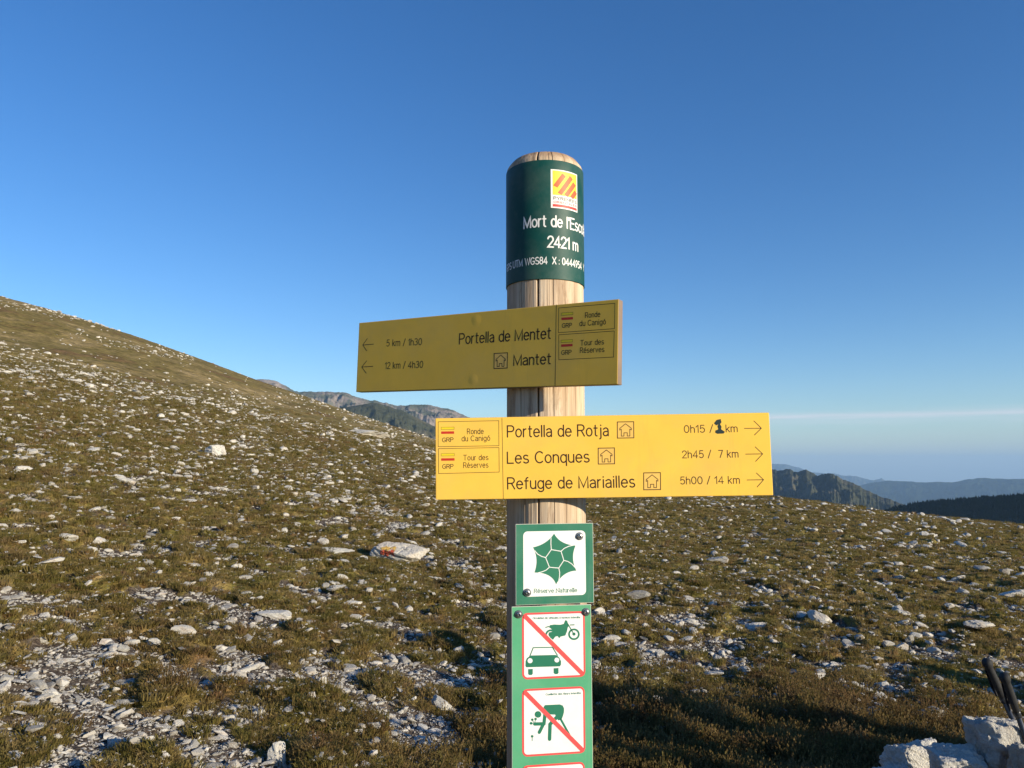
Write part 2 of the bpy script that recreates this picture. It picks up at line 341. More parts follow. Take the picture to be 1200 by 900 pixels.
# ------------------------------------------------------------------ rocks
def rock_mesh(name, seed, sub=2, size=(1, .8, .6), planes=12, rough=.05, soft=18, strata=0, material=None, smooth=False, cut=.62, block=0):
    rs = np.random.RandomState(seed); bm = bmesh.new(); bmesh.ops.create_icosphere(bm, subdivisions=sub, radius=1)
    V = np.array([v.co[:] for v in bm.verts]); Fc = np.array([[v.index for v in f.verts] for f in bm.faces]); bm.free()
    n = rs.normal(size=(planes, 3)); n /= np.linalg.norm(n, axis=1)[:, None]; h = rs.uniform(cut, 1.0, planes)
    if block:
        bx = np.vstack([np.eye(3), -np.eye(3)])+rs.normal(size=(6, 3))*.12; bx /= np.linalg.norm(bx, axis=1)[:, None]; n = np.vstack([bx, n]); h = np.concatenate([rs.uniform(block, block+.12, 6), h+.12])
    d = V@n.T; val = np.where(d > .05, h/np.maximum(d, .05), 9.0)
    rad = -np.log(np.exp(-soft*np.minimum(val, 1.25)).sum(1)+math.exp(-soft*1.15))/soft
    P = V*rad[:, None]
    P = P+V*(rough*(vn3(P*3.1, seed)+.6*vn3(P*6.7, seed+2)+(.45*vn3(P*15, seed+4)+.25*vn3(P*33, seed+5) if sub > 3 else 0)))[:, None]
    if strata:
        ax = np.array([.25, .1, .96]); s = P@ax; ph = s*strata+.5*vn3(P*2, seed+8)
        P = P+V*(-.05*np.exp(-((ph-np.round(ph))/.10)**2)+.03*np.sin(np.floor(ph)*2.3))[:, None]
        for q in range(5):      # joints running down the rock
            nn = rs.normal(size=3); nn /= np.linalg.norm(nn); dd = P@nn-rs.uniform(-.5, .5)+.05*vn3(P*5, seed+q); P = P-V*(.045*np.exp(-(dd/.025)**2))[:, None]
    P = P*np.array(size); me = fast_mesh(name, P, Fc, material, smooth); me['ext'] = [float(v) for v in (P.max(0)-P.min(0))]; return me
SZ = [(1, .75, .5), (1, .6, .42), (.9, .8, .6), (1, .85, .32), (1, .5, .5), (.8, .8, .7), (1, .7, .38), (1.1, .55, .3)]
NVAR = 14
pool = bpy.data.collections.new('instance_sources')        # not linked to the scene
ROCKS = [rock_mesh('stone', 100+i, 2, SZ[i % 8], 7+i % 4, .05, 70, 0, M_STONE, cut=.48) for i in range(NVAR)]
ROCKS_HI = [rock_mesh('stone', 300+i, 4, SZ[i % 8], 8+i % 5, .06, 60, 2.2 if i % 2 else 0, M_STONE, cut=.48) for i in range(10)]
PEB = [rock_mesh('pebble', 200+i, 1, SZ[i % 8], 7, .08, 60, 0, M_PEBBLE, cut=.45) for i in range(8)]

def scatter(name, srcs, P, scale, rot, idx, label, cat, extra=None):
    """one stuff object: points that carry instances of small meshes"""
    c = bpy.data.collections.new(name+'_kinds')
    for i, me in enumerate(srcs):
        o = bpy.data.objects.new('%s_kind_%02d' % (name, i), me); c.objects.link(o)
    me = bpy.data.meshes.new(name); me.vertices.add(len(P)); me.vertices.foreach_set('co', np.ascontiguousarray(P, np.float32).ravel())
    add_attr(me, 'scl', scale, 'FLOAT_VECTOR'); add_attr(me, 'rot', rot, 'FLOAT_VECTOR'); add_attr(me, 'kind_index', idx, 'INT')
    o = bpy.data.objects.new(name, me); COL.objects.link(o); tag(o, label, cat, kind='stuff')
    ng = bpy.data.node_groups.new(name, 'GeometryNodeTree'); ng.interface.new_socket('Geometry', in_out='INPUT', socket_type='NodeSocketGeometry'); ng.interface.new_socket('Geometry', in_out='OUTPUT', socket_type='NodeSocketGeometry')
    gi = ng.nodes.new('NodeGroupInput'); go = ng.nodes.new('NodeGroupOutput'); ip = ng.nodes.new('GeometryNodeInstanceOnPoints')
    ci = ng.nodes.new('GeometryNodeCollectionInfo'); ci.inputs['Collection'].default_value = c; ci.inputs['Separate Children'].default_value = True; ci.inputs['Reset Children'].default_value = True
    ip.inputs['Pick Instance'].default_value = True
    def na_(nm, dt):
        n = ng.nodes.new('GeometryNodeInputNamedAttribute'); n.data_type = dt; n.inputs[0].default_value = nm; return n.outputs[0]
    e2r = ng.nodes.new('FunctionNodeEulerToRotation'); L = ng.links.new
    L(na_('rot', 'FLOAT_VECTOR'), e2r.inputs[0]); L(e2r.outputs[0], ip.inputs['Rotation']); L(na_('scl', 'FLOAT_VECTOR'), ip.inputs['Scale']); L(na_('kind_index', 'INT'), ip.inputs['Instance Index'])
    L(gi.outputs[0], ip.inputs['Points']); L(ci.outputs[0], ip.inputs['Instance']); L(ip.outputs[0], go.inputs[0])
    md = o.modifiers.new('scatter', 'NODES'); md.node_group = ng; return o

# individually placed stones the photograph shows clearly: px, py (foot), width px, height px, label, seed
KEY = [
 (470, 657, 58, 18, 'painted', 3), (324, 724, 34, 14, 'cream rounded stone with long shadow, alone in grass left of the post', 2),
 (255, 533, 28, 11, 'largest white boulder on the middle of the left slope', 5), (395, 648, 38, 11, 'low grey stone left of the painted trail stone', 3),
 (78, 633, 16, 12, 'small bright upright stone by itself on far left slope', 1), (514, 828, 26, 13, 'pale stone low in the grass beside the long shadow left of the post', 4),
 (439, 852, 15, 10, 'small round cream stone near the bottom left of the post', 2), (326, 896, 22, 24, 'upright white stone cut by the bottom edge of the photo', 5),
 (885, 738, 32, 14, 'white wedge stone heading a small cluster on the right meadow', 3), (957, 728, 26, 13, 'white angular stone right of the small cluster', 4),
 (1148, 736, 26, 13, 'pale sloping stone near the right edge above the poles', 1), (1057, 761, 12, 11, 'bright little stone beside a round grey one', 2),
 (1067, 756, 11, 11, 'round blue grey stone beside a bright little one', 5), (958, 794, 18, 9, 'blue grey stone at the edge of the added cairn shadow', 3),
 (842, 658, 22, 9, 'dark shaded boulder on the right meadow', 2), (1125, 684, 18, 9, 'white stone on the right of the meadow near a dark hollow', 5),
 (1190, 700, 22, 12, 'pale stone touching the right edge of the photo', 2), (840, 775, 12, 9, 'small tan stone alone in the grass right of the signs', 4),
 (1090, 842, 30, 17, 'mossy cream stone in the heather in front of the rock heap', 2), (430, 510, 48, 9, 'long flat white slab high on the left slope', 7),
 (722, 770, 11, 9, 'small bright stone close right of the green plates', 1), (745, 700, 26, 9, 'flat pale stone right of the nature reserve plate', 6),
 (212, 742, 24, 10, 'oblong white stone in the scree at lower left', 6), (395, 690, 20, 8, 'broken white stone below the painted trail stone', 3),
 (45, 806, 20, 9, 'cream flat stone near the lower left corner', 6), (148, 826, 24, 10, 'pale flat slab amid scree at lower left', 3),
]
# scattered stones: Pareto sizes, denser on bare patches
def gen_stones(n, k, rmin, rmax, cbase, cscree, smax, seed):
    rs = np.random.RandomState(seed)
    r = np.exp(rs.uniform(math.log(rmin), math.log(rmax), n)); a = rs.uniform(math.radians(-44), math.radians(44), n)
    x, y = r*np.sin(a), r*np.cos(a); vm = veg_mask(x, y); q = r/np.interp(np.degrees(a), AZR, RR)
    scree = 1-sstep(.30, .56, vm)
    big = .5+.9*np.clip(fbm(x/9., y/9., 4, 70)+.25, 0, 1)
    dens = (cbase*big+cscree*scree)
    left = sstep(3, -10, np.degrees(a))
    hp_ = sstep(.05, .35, fbm(x/14., y/30., 4, 88)); dens = dens*(1-sstep(.46, .60, q)*(.35+.60*left)*(1-.5*hp_))*(1-.25*sstep(12, 40, r))
    keep = rs.rand(n) < np.clip(dens, 0, 1)*(q < 1.02)
    x, y, r, a = x[keep], y[keep], r[keep], a[keep]
    s = k*r*rs.rand(len(r))**(-1/2.0); s = np.minimum(s, smax(r)*rs.uniform(.6, 1.0, len(r)))
    return x, y, r, np.degrees(a), s
x, y, r, a, s = gen_stones(620000, .0015, 2.3, 190, .19, .34, lambda r: np.interp(r, [3, 8, 20, 60, 190], [.075, .14, .26, .66, .9]), 5)
keyp = [at(k[0], k[1]) for k in KEY]
ok = np.ones(len(x), bool)
for kp, k in zip(keyp, KEY):
    rad = k[2]/900*math.hypot(kp.x, kp.y)*.9; ok &= np.hypot(x-kp.x, y-kp.y) > rad
ok &= np.hypot(x-.06, y-1.3) > .25
x, y, r, a, s = x[ok], y[ok], r[ok], a[ok], s[ok]
z = height(x, y)
order = np.argsort(-(s/r)*(np.abs(a) < 33.5)*(r > 3.4)); top = order[:270]; rest = order[270:]
rs = np.random.RandomState(9)
def img(p):
    c_, s_ = math.cos(PITCH), math.sin(PITCH); q = Vector(p)-Vector((0, 0, EYE)); dep = q.y*c_+q.z*s_; return (600+900*q.x/dep, 450-900*(q.z*c_-q.y*s_)/dep)
LM = [((470, 650), 'the painted trail stone'), ((324, 718), 'the cream stone with the long shadow'), ((255, 530), 'the largest boulder of the left slope'), ((78, 629), 'the upright stone at far left'),
      ((514, 823), 'the pale stone left of the lower post'), ((439, 848), 'the round cream stone at the bottom'), ((326, 888), 'the stone cut by the bottom edge'), ((895, 733), 'the white cluster on the right meadow'),
      ((1148, 731), 'the sloping stone near the right edge'), ((1062, 756), 'the bright and grey pair of stones'), ((958, 790), 'the blue grey stone by the shadow'), ((842, 654), 'the shaded boulder on the right meadow'),
      ((1125, 680), 'the dark hollow on the right meadow'), ((840, 771), 'the small tan stone'), ((430, 506), 'the flat slab high on the slope'), ((745, 697), 'the flat stone beside the reserve plate'), ((212, 738), 'the oblong scree stone'),
      ((45, 803), 'the flat stone in the lower left corner'), ((148, 822), 'the slab at lower left'), ((60, 470), 'the upper left hillside'), ((180, 600), 'the middle of the left slope'), ((20, 700), 'the left edge of the photo'), ((700, 660), 'the reserve plate'),
      ((800, 600), 'the yellow board on its underside'), ((1000, 640), 'the right skyline'), ((550, 620), 'the left end of the yellow board'), ((400, 590), 'the slope left of the yellow board'), ((620, 780), 'the prohibition plate'), ((1060, 880), 'the white corner rocks'), ((1170, 800), 'the trekking poles'), ((800, 860), 'the added cairn shadow'), ((720, 740), 'the motorcycle pictogram'), ((560, 720), 'the post at plate height'), ((380, 780), 'the pale scree left of the post'), ((230, 870), 'the scree at the bottom edge'), ((100, 740), 'the grassy patch at lower left'), ((250, 650), 'the turf below the left slope'), ((1000, 700), 'the middle of the right meadow'), ((1130, 640), 'the brown grass near the right skyline'), ((330, 480), 'the foot of the left mountain')]
SEEN = {}
def where(px, py):
    d, (lx, ly), nm = min((math.hypot(px-a[0], (py-a[1])*1.6), a, n_) for a, n_ in LM); dx, dy = px-lx, (py-ly)*1.6
    side = ('right of' if dx > 0 else 'left of') if abs(dx) > abs(dy) else ('below' if dy > 0 else 'above'); return ('close ' if d < 34 else 'far ' if d > 90 else '')+side+' '+nm
def describe(px, py, wpx, flat):
    sz = 'large' if wpx > 26 else 'fist sized' if wpx < 15 else 'middling'
    if wpx < 9.5: sz = 'tiny looking'
    return '%s %s stone %s' % (sz, ('flat pale', 'low pale', 'pale', 'blocky pale', 'tall pale')[flat], where(px, py))
for i in top:
    o = bpy.data.objects.new('stone', random.choice(ROCKS_HI if s[i]/r[i] > .011 else ROCKS)); COL.objects.link(o)
    w = s[i]*.62; o.scale = (w*random.uniform(.8, 1.2), w*random.uniform(.8, 1.2), w*random.uniform(.6, 1.0))
    o.location = (x[i], y[i], z[i]+w*.10); o.rotation_euler = (random.uniform(-.3, .3), random.uniform(-.3, .3), random.uniform(0, 6.28))
    q_ = img(o.location); dm = o.dimensions if False else o.data['ext']; hr_ = dm[2]*o.scale[2]/(.5*(dm[0]*o.scale[0]+dm[1]*o.scale[1]))
    wpx = (dm[0]*o.scale[0]+dm[1]*o.scale[1])/2/r[i]*900; tag(o, describe(q_[0], q_[1], wpx, int(np.digitize(hr_, [.36, .46, .58, .75]))), 'stone', 'loose stones on the meadow')
rx, ry, rz, rsz = x[rest], y[rest], z[rest], s[rest]*.62
n = len(rx)
scatter('loose_stones', ROCKS, np.stack([rx, ry, rz+rsz*.08], 1), np.stack([rsz*rs.uniform(.8, 1.2, n), rsz*rs.uniform(.8, 1.2, n), rsz*rs.uniform(.6, 1, n)], 1),
        np.stack([rs.uniform(-.35, .35, n), rs.uniform(-.35, .35, n), rs.uniform(0, 6.28, n)], 1), rs.randint(0, NVAR, n), 'countless small loose stones strewn over the meadow', 'stones')
# fine pebbles in the bare patches
m = 330000; r_ = np.exp(rs.uniform(math.log(2.2), math.log(26), m)); a_ = rs.uniform(-.78, .78, m); px_, py_ = r_*np.sin(a_), r_*np.cos(a_)
vm = veg_mask(px_, py_)+.2*fbm(px_*6, py_*6, 3, 77); kp = rs.rand(m) < (1-sstep(.30, .62, vm))*.36+.06; px_, py_, r_ = px_[kp], py_[kp], r_[kp]; n = len(px_)
ss = np.minimum(np.maximum(.009, .0013*r_)*rs.rand(n)**(-.50), .075)*.62
scatter('pebbles', PEB, np.stack([px_, py_, height(px_, py_)+ss*.2], 1), np.stack([ss*rs.uniform(.8, 1.2, n), ss*rs.uniform(.8, 1.2, n), ss*rs.uniform(.6, 1, n)], 1),
        np.stack([rs.uniform(-.5, .5, n), rs.uniform(-.5, .5, n), rs.uniform(0, 6.28, n)], 1), rs.randint(0, 8, n), 'fine white scree between the grass patches', 'scree')
print('stones', len(rest), 'pebbles', n)

M_KEYS = M_STONE
M_ORANGE = paint('orange_trail_paint', srgb(196, 84, 48), .6, .3)
M_YTRAIL = paint('yellow_trail_paint', srgb(205, 165, 80), .6, .3)
for (px, py, w, h, lb, sd_), p in zip(KEY, keyp):
    d = p.length if False else math.sqrt(p.x**2+p.y**2+(p.z-EYE)**2); W = w/900*d; H = h/900*d
    if lb == 'painted':
        me = rock_mesh('stone', 777, 6, (W*.56, W*.34, H*.85), 14, .04, 30, 1.6, M_STONE)
        o = bpy.data.objects.new('stone', me); COL.objects.link(o); o.location = (p.x, p.y, p.z+H*.28); o.rotation_euler = (0, .03, -.08)
        tag(o, 'long pale stone with an orange and yellow paint mark left of the post', 'stone')
        # paint follows the rock face: faces of the mesh lifted 3 mm
        co = np.array([v.co[:] for v in me.vertices]); nm = np.array([v.normal[:] for v in me.vertices])
        for nmz, z0, z1, mt in (('yellow_paint_mark', .48, .68, M_YTRAIL), ('orange_paint_mark', .12, .48, M_ORANGE)):
            fs = []
            for f in me.polygons:
                c = f.center; u = c.x/(W*.56); v = c.z/(H*.85); jit = .10*math.sin(c.x*60)+.05*math.sin(c.x*150+c.z*90)
                if f.normal.y < 0.25 and -.62+jit*.5 < u < -.12+jit*.5 and z0+jit*.4+.08*math.sin(c.x*45) < v < z1+jit*.4 and math.sin(c.x*210+c.z*130) < .8: fs.append(f)
            ids = sorted({i for f in fs for i in f.vertices}); mp_ = {j: k for k, j in enumerate(ids)}
            if ids: mesh_obj(nmz, [co[j]+nm[j]*.004 for j in ids], [[mp_[j] for j in f.vertices] for f in fs], mt, o, True)
        continue
    o = bpy.data.objects.new('stone', ROCKS_HI[(sd_*3) % 10]); COL.objects.link(o)
    o.scale = (W*.56, W*.42, H*1.05); o.location = (p.x, p.y, p.z+H*.22); o.rotation_euler = (random.uniform(-.15, .15), random.uniform(-.15, .15), random.uniform(-.35, .35))
    tag(o, lb, 'stone')

# ------------------------------------------------------------------ grass and heather
def tuft(name, n, rad, hgt, wid, lean, seed, material, bush=False):
    rs = np.random.RandomState(seed); V = []; F = []
    for i in range(n):
        a = rs.uniform(0, 6.28); q = rad*math.sqrt(rs.rand()); bx, by = q*math.cos(a), q*math.sin(a)
        la = a+rs.uniform(-.9, .9); L = lean*rs.uniform(.3, 1.2); H = hgt*rs.uniform(.55, 1.15)*(1-.35*q/rad); w = wid*rs.uniform(.7, 1.3); ta = rs.uniform(0, 6.28)
        tx, ty = math.cos(ta)*w, math.sin(ta)*w; dx, dy = math.cos(la)*L, math.sin(la)*L; k = len(V)
        V += [(bx-tx, by-ty, -.02), (bx+tx, by+ty, -.02), (bx+dx*.4+tx*.8, by+dy*.4+ty*.8, H*.6), (bx+dx*.4-tx*.8, by+dy*.4-ty*.8, H*.6), (bx+dx, by+dy, H)]
        F += [(k, k+1, k+2), (k, k+2, k+3), (k+3, k+2, k+4)]
        if bush:   # little flower heads / leaves up the stem
            for j in range(5):
                f = rs.uniform(.45, 1); c = (bx+dx*f*f, by+dy*f*f, H*f); e = w*2.6; b0 = len(V); an = rs.uniform(0, 6.28)
                V += [(c[0]-math.cos(an)*e, c[1]-math.sin(an)*e, c[2]), (c[0]+math.cos(an)*e, c[1]+math.sin(an)*e, c[2]+e*.4), (c[0], c[1], c[2]+e*2.2)]; F += [(b0, b0+1, b0+2)]
    return fast_mesh(name, np.array(V), np.array(F), material, True)
TUFTS = [tuft('grass', 50, .042, .020, .0020, .030, 400+i, M_GRASS) for i in range(3)]+[tuft('grass', 70, .060, .012, .0028, .034, 410+i, M_GRASS) for i in range(5)]
def scat_veg(name, srcs, n, rmin, rmax, thr, sc, label, cat, seed, accept=None):
    rs = np.random.RandomState(seed); r = np.exp(rs.uniform(math.log(rmin), math.log(rmax), n)); a = rs.uniform(-.80, .80, n); x, y = r*np.sin(a), r*np.cos(a)
    v = veg_mask(x, y)+.15*fbm(x*4, y*4, 2, 91); k = (rs.rand(n) < sstep(thr-.1, thr+.12, v)) & (r < 1.03*np.interp(np.degrees(a), AZR, RR)) & (rs.rand(n) > sstep(25, 115, r))
    if accept is not None: k &= accept(x, y, rs)
    k &= np.hypot(x-.06, y-1.3) > .1
    x, y, r = x[k], y[k], r[k]; m = len(x); s_ = sc(r)*rs.uniform(.6, 1.35, m)
    print(name, m)
    scatter(name, srcs, np.stack([x, y, height(x, y)-.004], 1), np.stack([s_, s_, s_*rs.uniform(.7, 1.25, m)], 1), np.stack([rs.uniform(-.2, .2, m), rs.uniform(-.2, .2, m), rs.uniform(0, 6.28, m)], 1), rs.randint(0, len(srcs), m), label, cat)
scat_veg('grass', TUFTS, 190000, 2.2, 120, .50, lambda r: .50+r/14., 'short olive and straw alpine grass covering the meadow', 'grass', 31)
HEATH = [tuft('heather', 20, .06, .10, .0016, .05, 430+i, M_HEATH, True) for i in range(5)]
hp = at(1000, 850); hq = at(880, 880)
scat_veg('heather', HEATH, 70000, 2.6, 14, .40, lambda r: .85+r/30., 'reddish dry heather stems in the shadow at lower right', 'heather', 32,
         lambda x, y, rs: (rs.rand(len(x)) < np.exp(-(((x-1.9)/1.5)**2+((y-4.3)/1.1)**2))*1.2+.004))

# ------------------------------------------------------------------ rock heap at lower right (unseen cairn and low heap added outside the frame throw the shadows)
def big_rock(px, py, wpx, hpx, dist, seed, label, size_y=.8, rot=(0, 0, 0), planes=14, strata=2.0):
    d = ray(px, py); p = d*(dist/math.hypot(d.x, d.y)); W = wpx/900*dist; H = hpx/900*dist
    me = rock_mesh('rock', seed, 6, (W*.60, W*.55*size_y, H*.62), planes, .075, 60, strata, M_ROCK, True, cut=.62, block=.62)
    o = bpy.data.objects.new('rock', me); COL.objects.link(o); o.location = (p.x, p.y, p.z+EYE); o.rotation_euler = rot; tag(o, label, 'rock', 'rocks of the white heap'); return o
big_rock(1166, 880, 48, 62, 3.35, 521, 'tallest visible block of white rock at the lower right corner', .9, (.12, -.10, .35), 5, 2.2)
big_rock(1072, 897, 60, 44, 3.55, 502, 'long low slab of white rock left end of the heap', .8, (0, .12, .35), 12, 1.6)
big_rock(1122, 903, 50, 46, 3.25, 503, 'pale block between the tall rock and the low slab', .9, (.1, -.1, 0), 12, 1.5)
big_rock(1202, 912, 40, 58, 3.25, 504, 'broken rock under the trekking poles at the right edge', .8, (.2, .1, .5), 12, 3)
big_rock(1046, 922, 48, 34, 3.35, 505, 'rock just rising over the bottom edge of the photo', .9, (.0, .1, .1), 12, 2)
hr = random.Random(8)
for (bx, by, hgt, rad) in ((3.42, 3.50, 1.32, .50), (3.24, 3.06, 1.12, .50), (3.05, 2.74, .80, .42), (3.75, 3.80, .75, .45), (3.9, 3.1, .8, .5), (5.1, 5.55, .55, .42), (5.35, 5.9, .4, .4),  # unseen heaps, added to cast the shadows across the lower right
                            (2.0, 2.62, .10, .42), (1.72, 2.78, .05, .40), (2.28, 2.45, .12, .45), (1.45, 2.9, .02, .32), (2.6, 2.5, .25, .45)):
    lay = 0.0
    while lay < hgt:
        w = rad*hr.uniform(.55, .8)*(1-.45*lay/hgt); hh_ = hr.uniform(.24, .36)
        me = rock_mesh('rock', hr.randint(600, 9000), 4, (w, w*.8, hh_*.75), 12, .05, 24, 2, M_ROCK, True, cut=.55)
        o = bpy.data.objects.new('rock', me); COL.objects.link(o); o.location = (bx+hr.uniform(-.12, .12), by+hr.uniform(-.12, .12), hz(bx, by)+lay+hh_*.4); o.rotation_euler = (hr.uniform(-.2, .2), hr.uniform(-.2, .2), hr.uniform(0, 6))
        tag(o, 'white rock under the corner rocks, below the bottom edge of the photo' if bx < 2.7 else 'white rock of the added tall cairn, unseen beyond the right edge, casting the long shadow' if by < 5 else 'white rock of the added low heap, unseen beyond the right edge, casting a shadow stripe', 'rock', 'rocks of the heaps beyond the frame')
        lay += hh_*.85

# ------------------------------------------------------------------ trekking poles
M_GRIP = paint('black_foam_grip', (.018, .019, .021, 1), .75, .15); M_SHAFT = mat('dark_alloy_shaft', (.06, .065, .075, 1), .35, .5, .6); M_STRAP = paint('black_strap', (.02, .02, .024, 1), .8)
def tube(name, pts, rads, material, parent, seg=20):
    pts = [Vector(p) for p in pts]; V = []; F = []
    for i, p in enumerate(pts):
        dv = (pts[min(i+1, len(pts)-1)]-pts[max(i-1, 0)]).normalized(); ux = dv.orthogonal().normalized(); uy = dv.cross(ux)
        for k in range(seg):
            a = 2*PI*k/seg; V.append(p+(ux*math.cos(a)+uy*math.sin(a))*rads[i])
    for i in range(len(pts)-1):
        for k in range(seg): F.append((i*seg+k, i*seg+(k+1) % seg, (i+1)*seg+(k+1) % seg, (i+1)*seg+k))
    F.append(tuple(range(seg))[::-1]); F.append(tuple((len(pts)-1)*seg+k for k in range(seg)))
    return mesh_obj(name, V, F, material, parent, True)
def pole(p0, p1, label):
    """p0 top, p1 foot"""
    p0, p1 = Vector(p0), Vector(p1); L = (p1-p0).length; t = bpy.data.objects.new('trekking_pole', None); COL.objects.link(t); t.location = p1
    t.rotation_euler = (p0-p1).to_track_quat('Z', 'Y').to_euler(); tag(t, label, 'trekking pole', 'trekking poles leaning on the rocks')
    tp = L
    prof = [(0, .006), (.003, .014), (.008, .0165), (.016, .0178), (.026, .0165), (.033, .0135), (.045, .0125), (.060, .0140), (.066, .0128), (.072, .0142), (.080, .0128), (.086, .0144), (.094, .0130), (.100, .0145), (.108, .0130), (.116, .0148), (.122, .0155), (.127, .0120), (.165, .0112)]
    tube('grip', [(0, 0, tp-a) for a, q in prof], [q for a, q in prof], M_GRIP, t)
    tube('collar', [(0, 0, tp-.160), (0, 0, tp-.163), (0, 0, tp-.186), (0, 0, tp-.189)], [.008, .0118, .0118, .008], M_SHAFT, t)
    tube('shaft', [(0, 0, tp-.18), (0, 0, .05)], [.0088, .0065], M_SHAFT, t)
    tube('tip', [(0, 0, .06), (0, 0, .02), (0, 0, 0)], [.007, .005, .002], M_GRIP, t, 12)
    tube('basket', [(0, 0, .066), (0, 0, .070), (0, 0, .074)], [.012, .028, .012], M_GRIP, t, 16)
    sp = [(-.014, 0, tp-.035), (-.021, .008, tp-.06), (-.024, .012, tp-.12), (-.022, .004, tp-.17), (-.019, -.006, tp-.12), (-.014, -.004, tp-.045)]
    V = []; F = []
    for i, q in enumerate(sp): V += [(q[0], q[1]-.007, q[2]), (q[0], q[1]+.007, q[2]), (q[0]+.0015, q[1]+.007, q[2]), (q[0]+.0015, q[1]-.007, q[2])]
    for i in range(len(sp)-1):
        for k in range(4): F.append((i*4+k, i*4+(k+1) % 4, i*4+4+(k+1) % 4, i*4+4+k))
    mesh_obj('strap', V, F, M_STRAP, t)
def pt(px, py, dist):
    d = ray(px, py); p = d*(dist/math.hypot(d.x, d.y)); return Vector((p.x, p.y, p.z+EYE))
ta, tb = pt(1155, 773, 3.35), pt(1195, 862, 3.5)
da = (tb-ta).normalized(); ta2, tb2 = pt(1176, 790, 3.2), pt(1203, 868, 3.35); db = (tb2-ta2).normalized()
def foot(p, d):
    s_ = .5
    while (p+d*s_).z > hz((p+d*s_).x, (p+d*s_).y) and s_ < 2.2: s_ += .02
    return p+d*s_
pole(ta, foot(ta, da), 'trekking pole whose black knob stands higher, behind the other one')
pole(ta2, foot(ta2, db), 'trekking pole with the lower black grip, nearer the rocks')

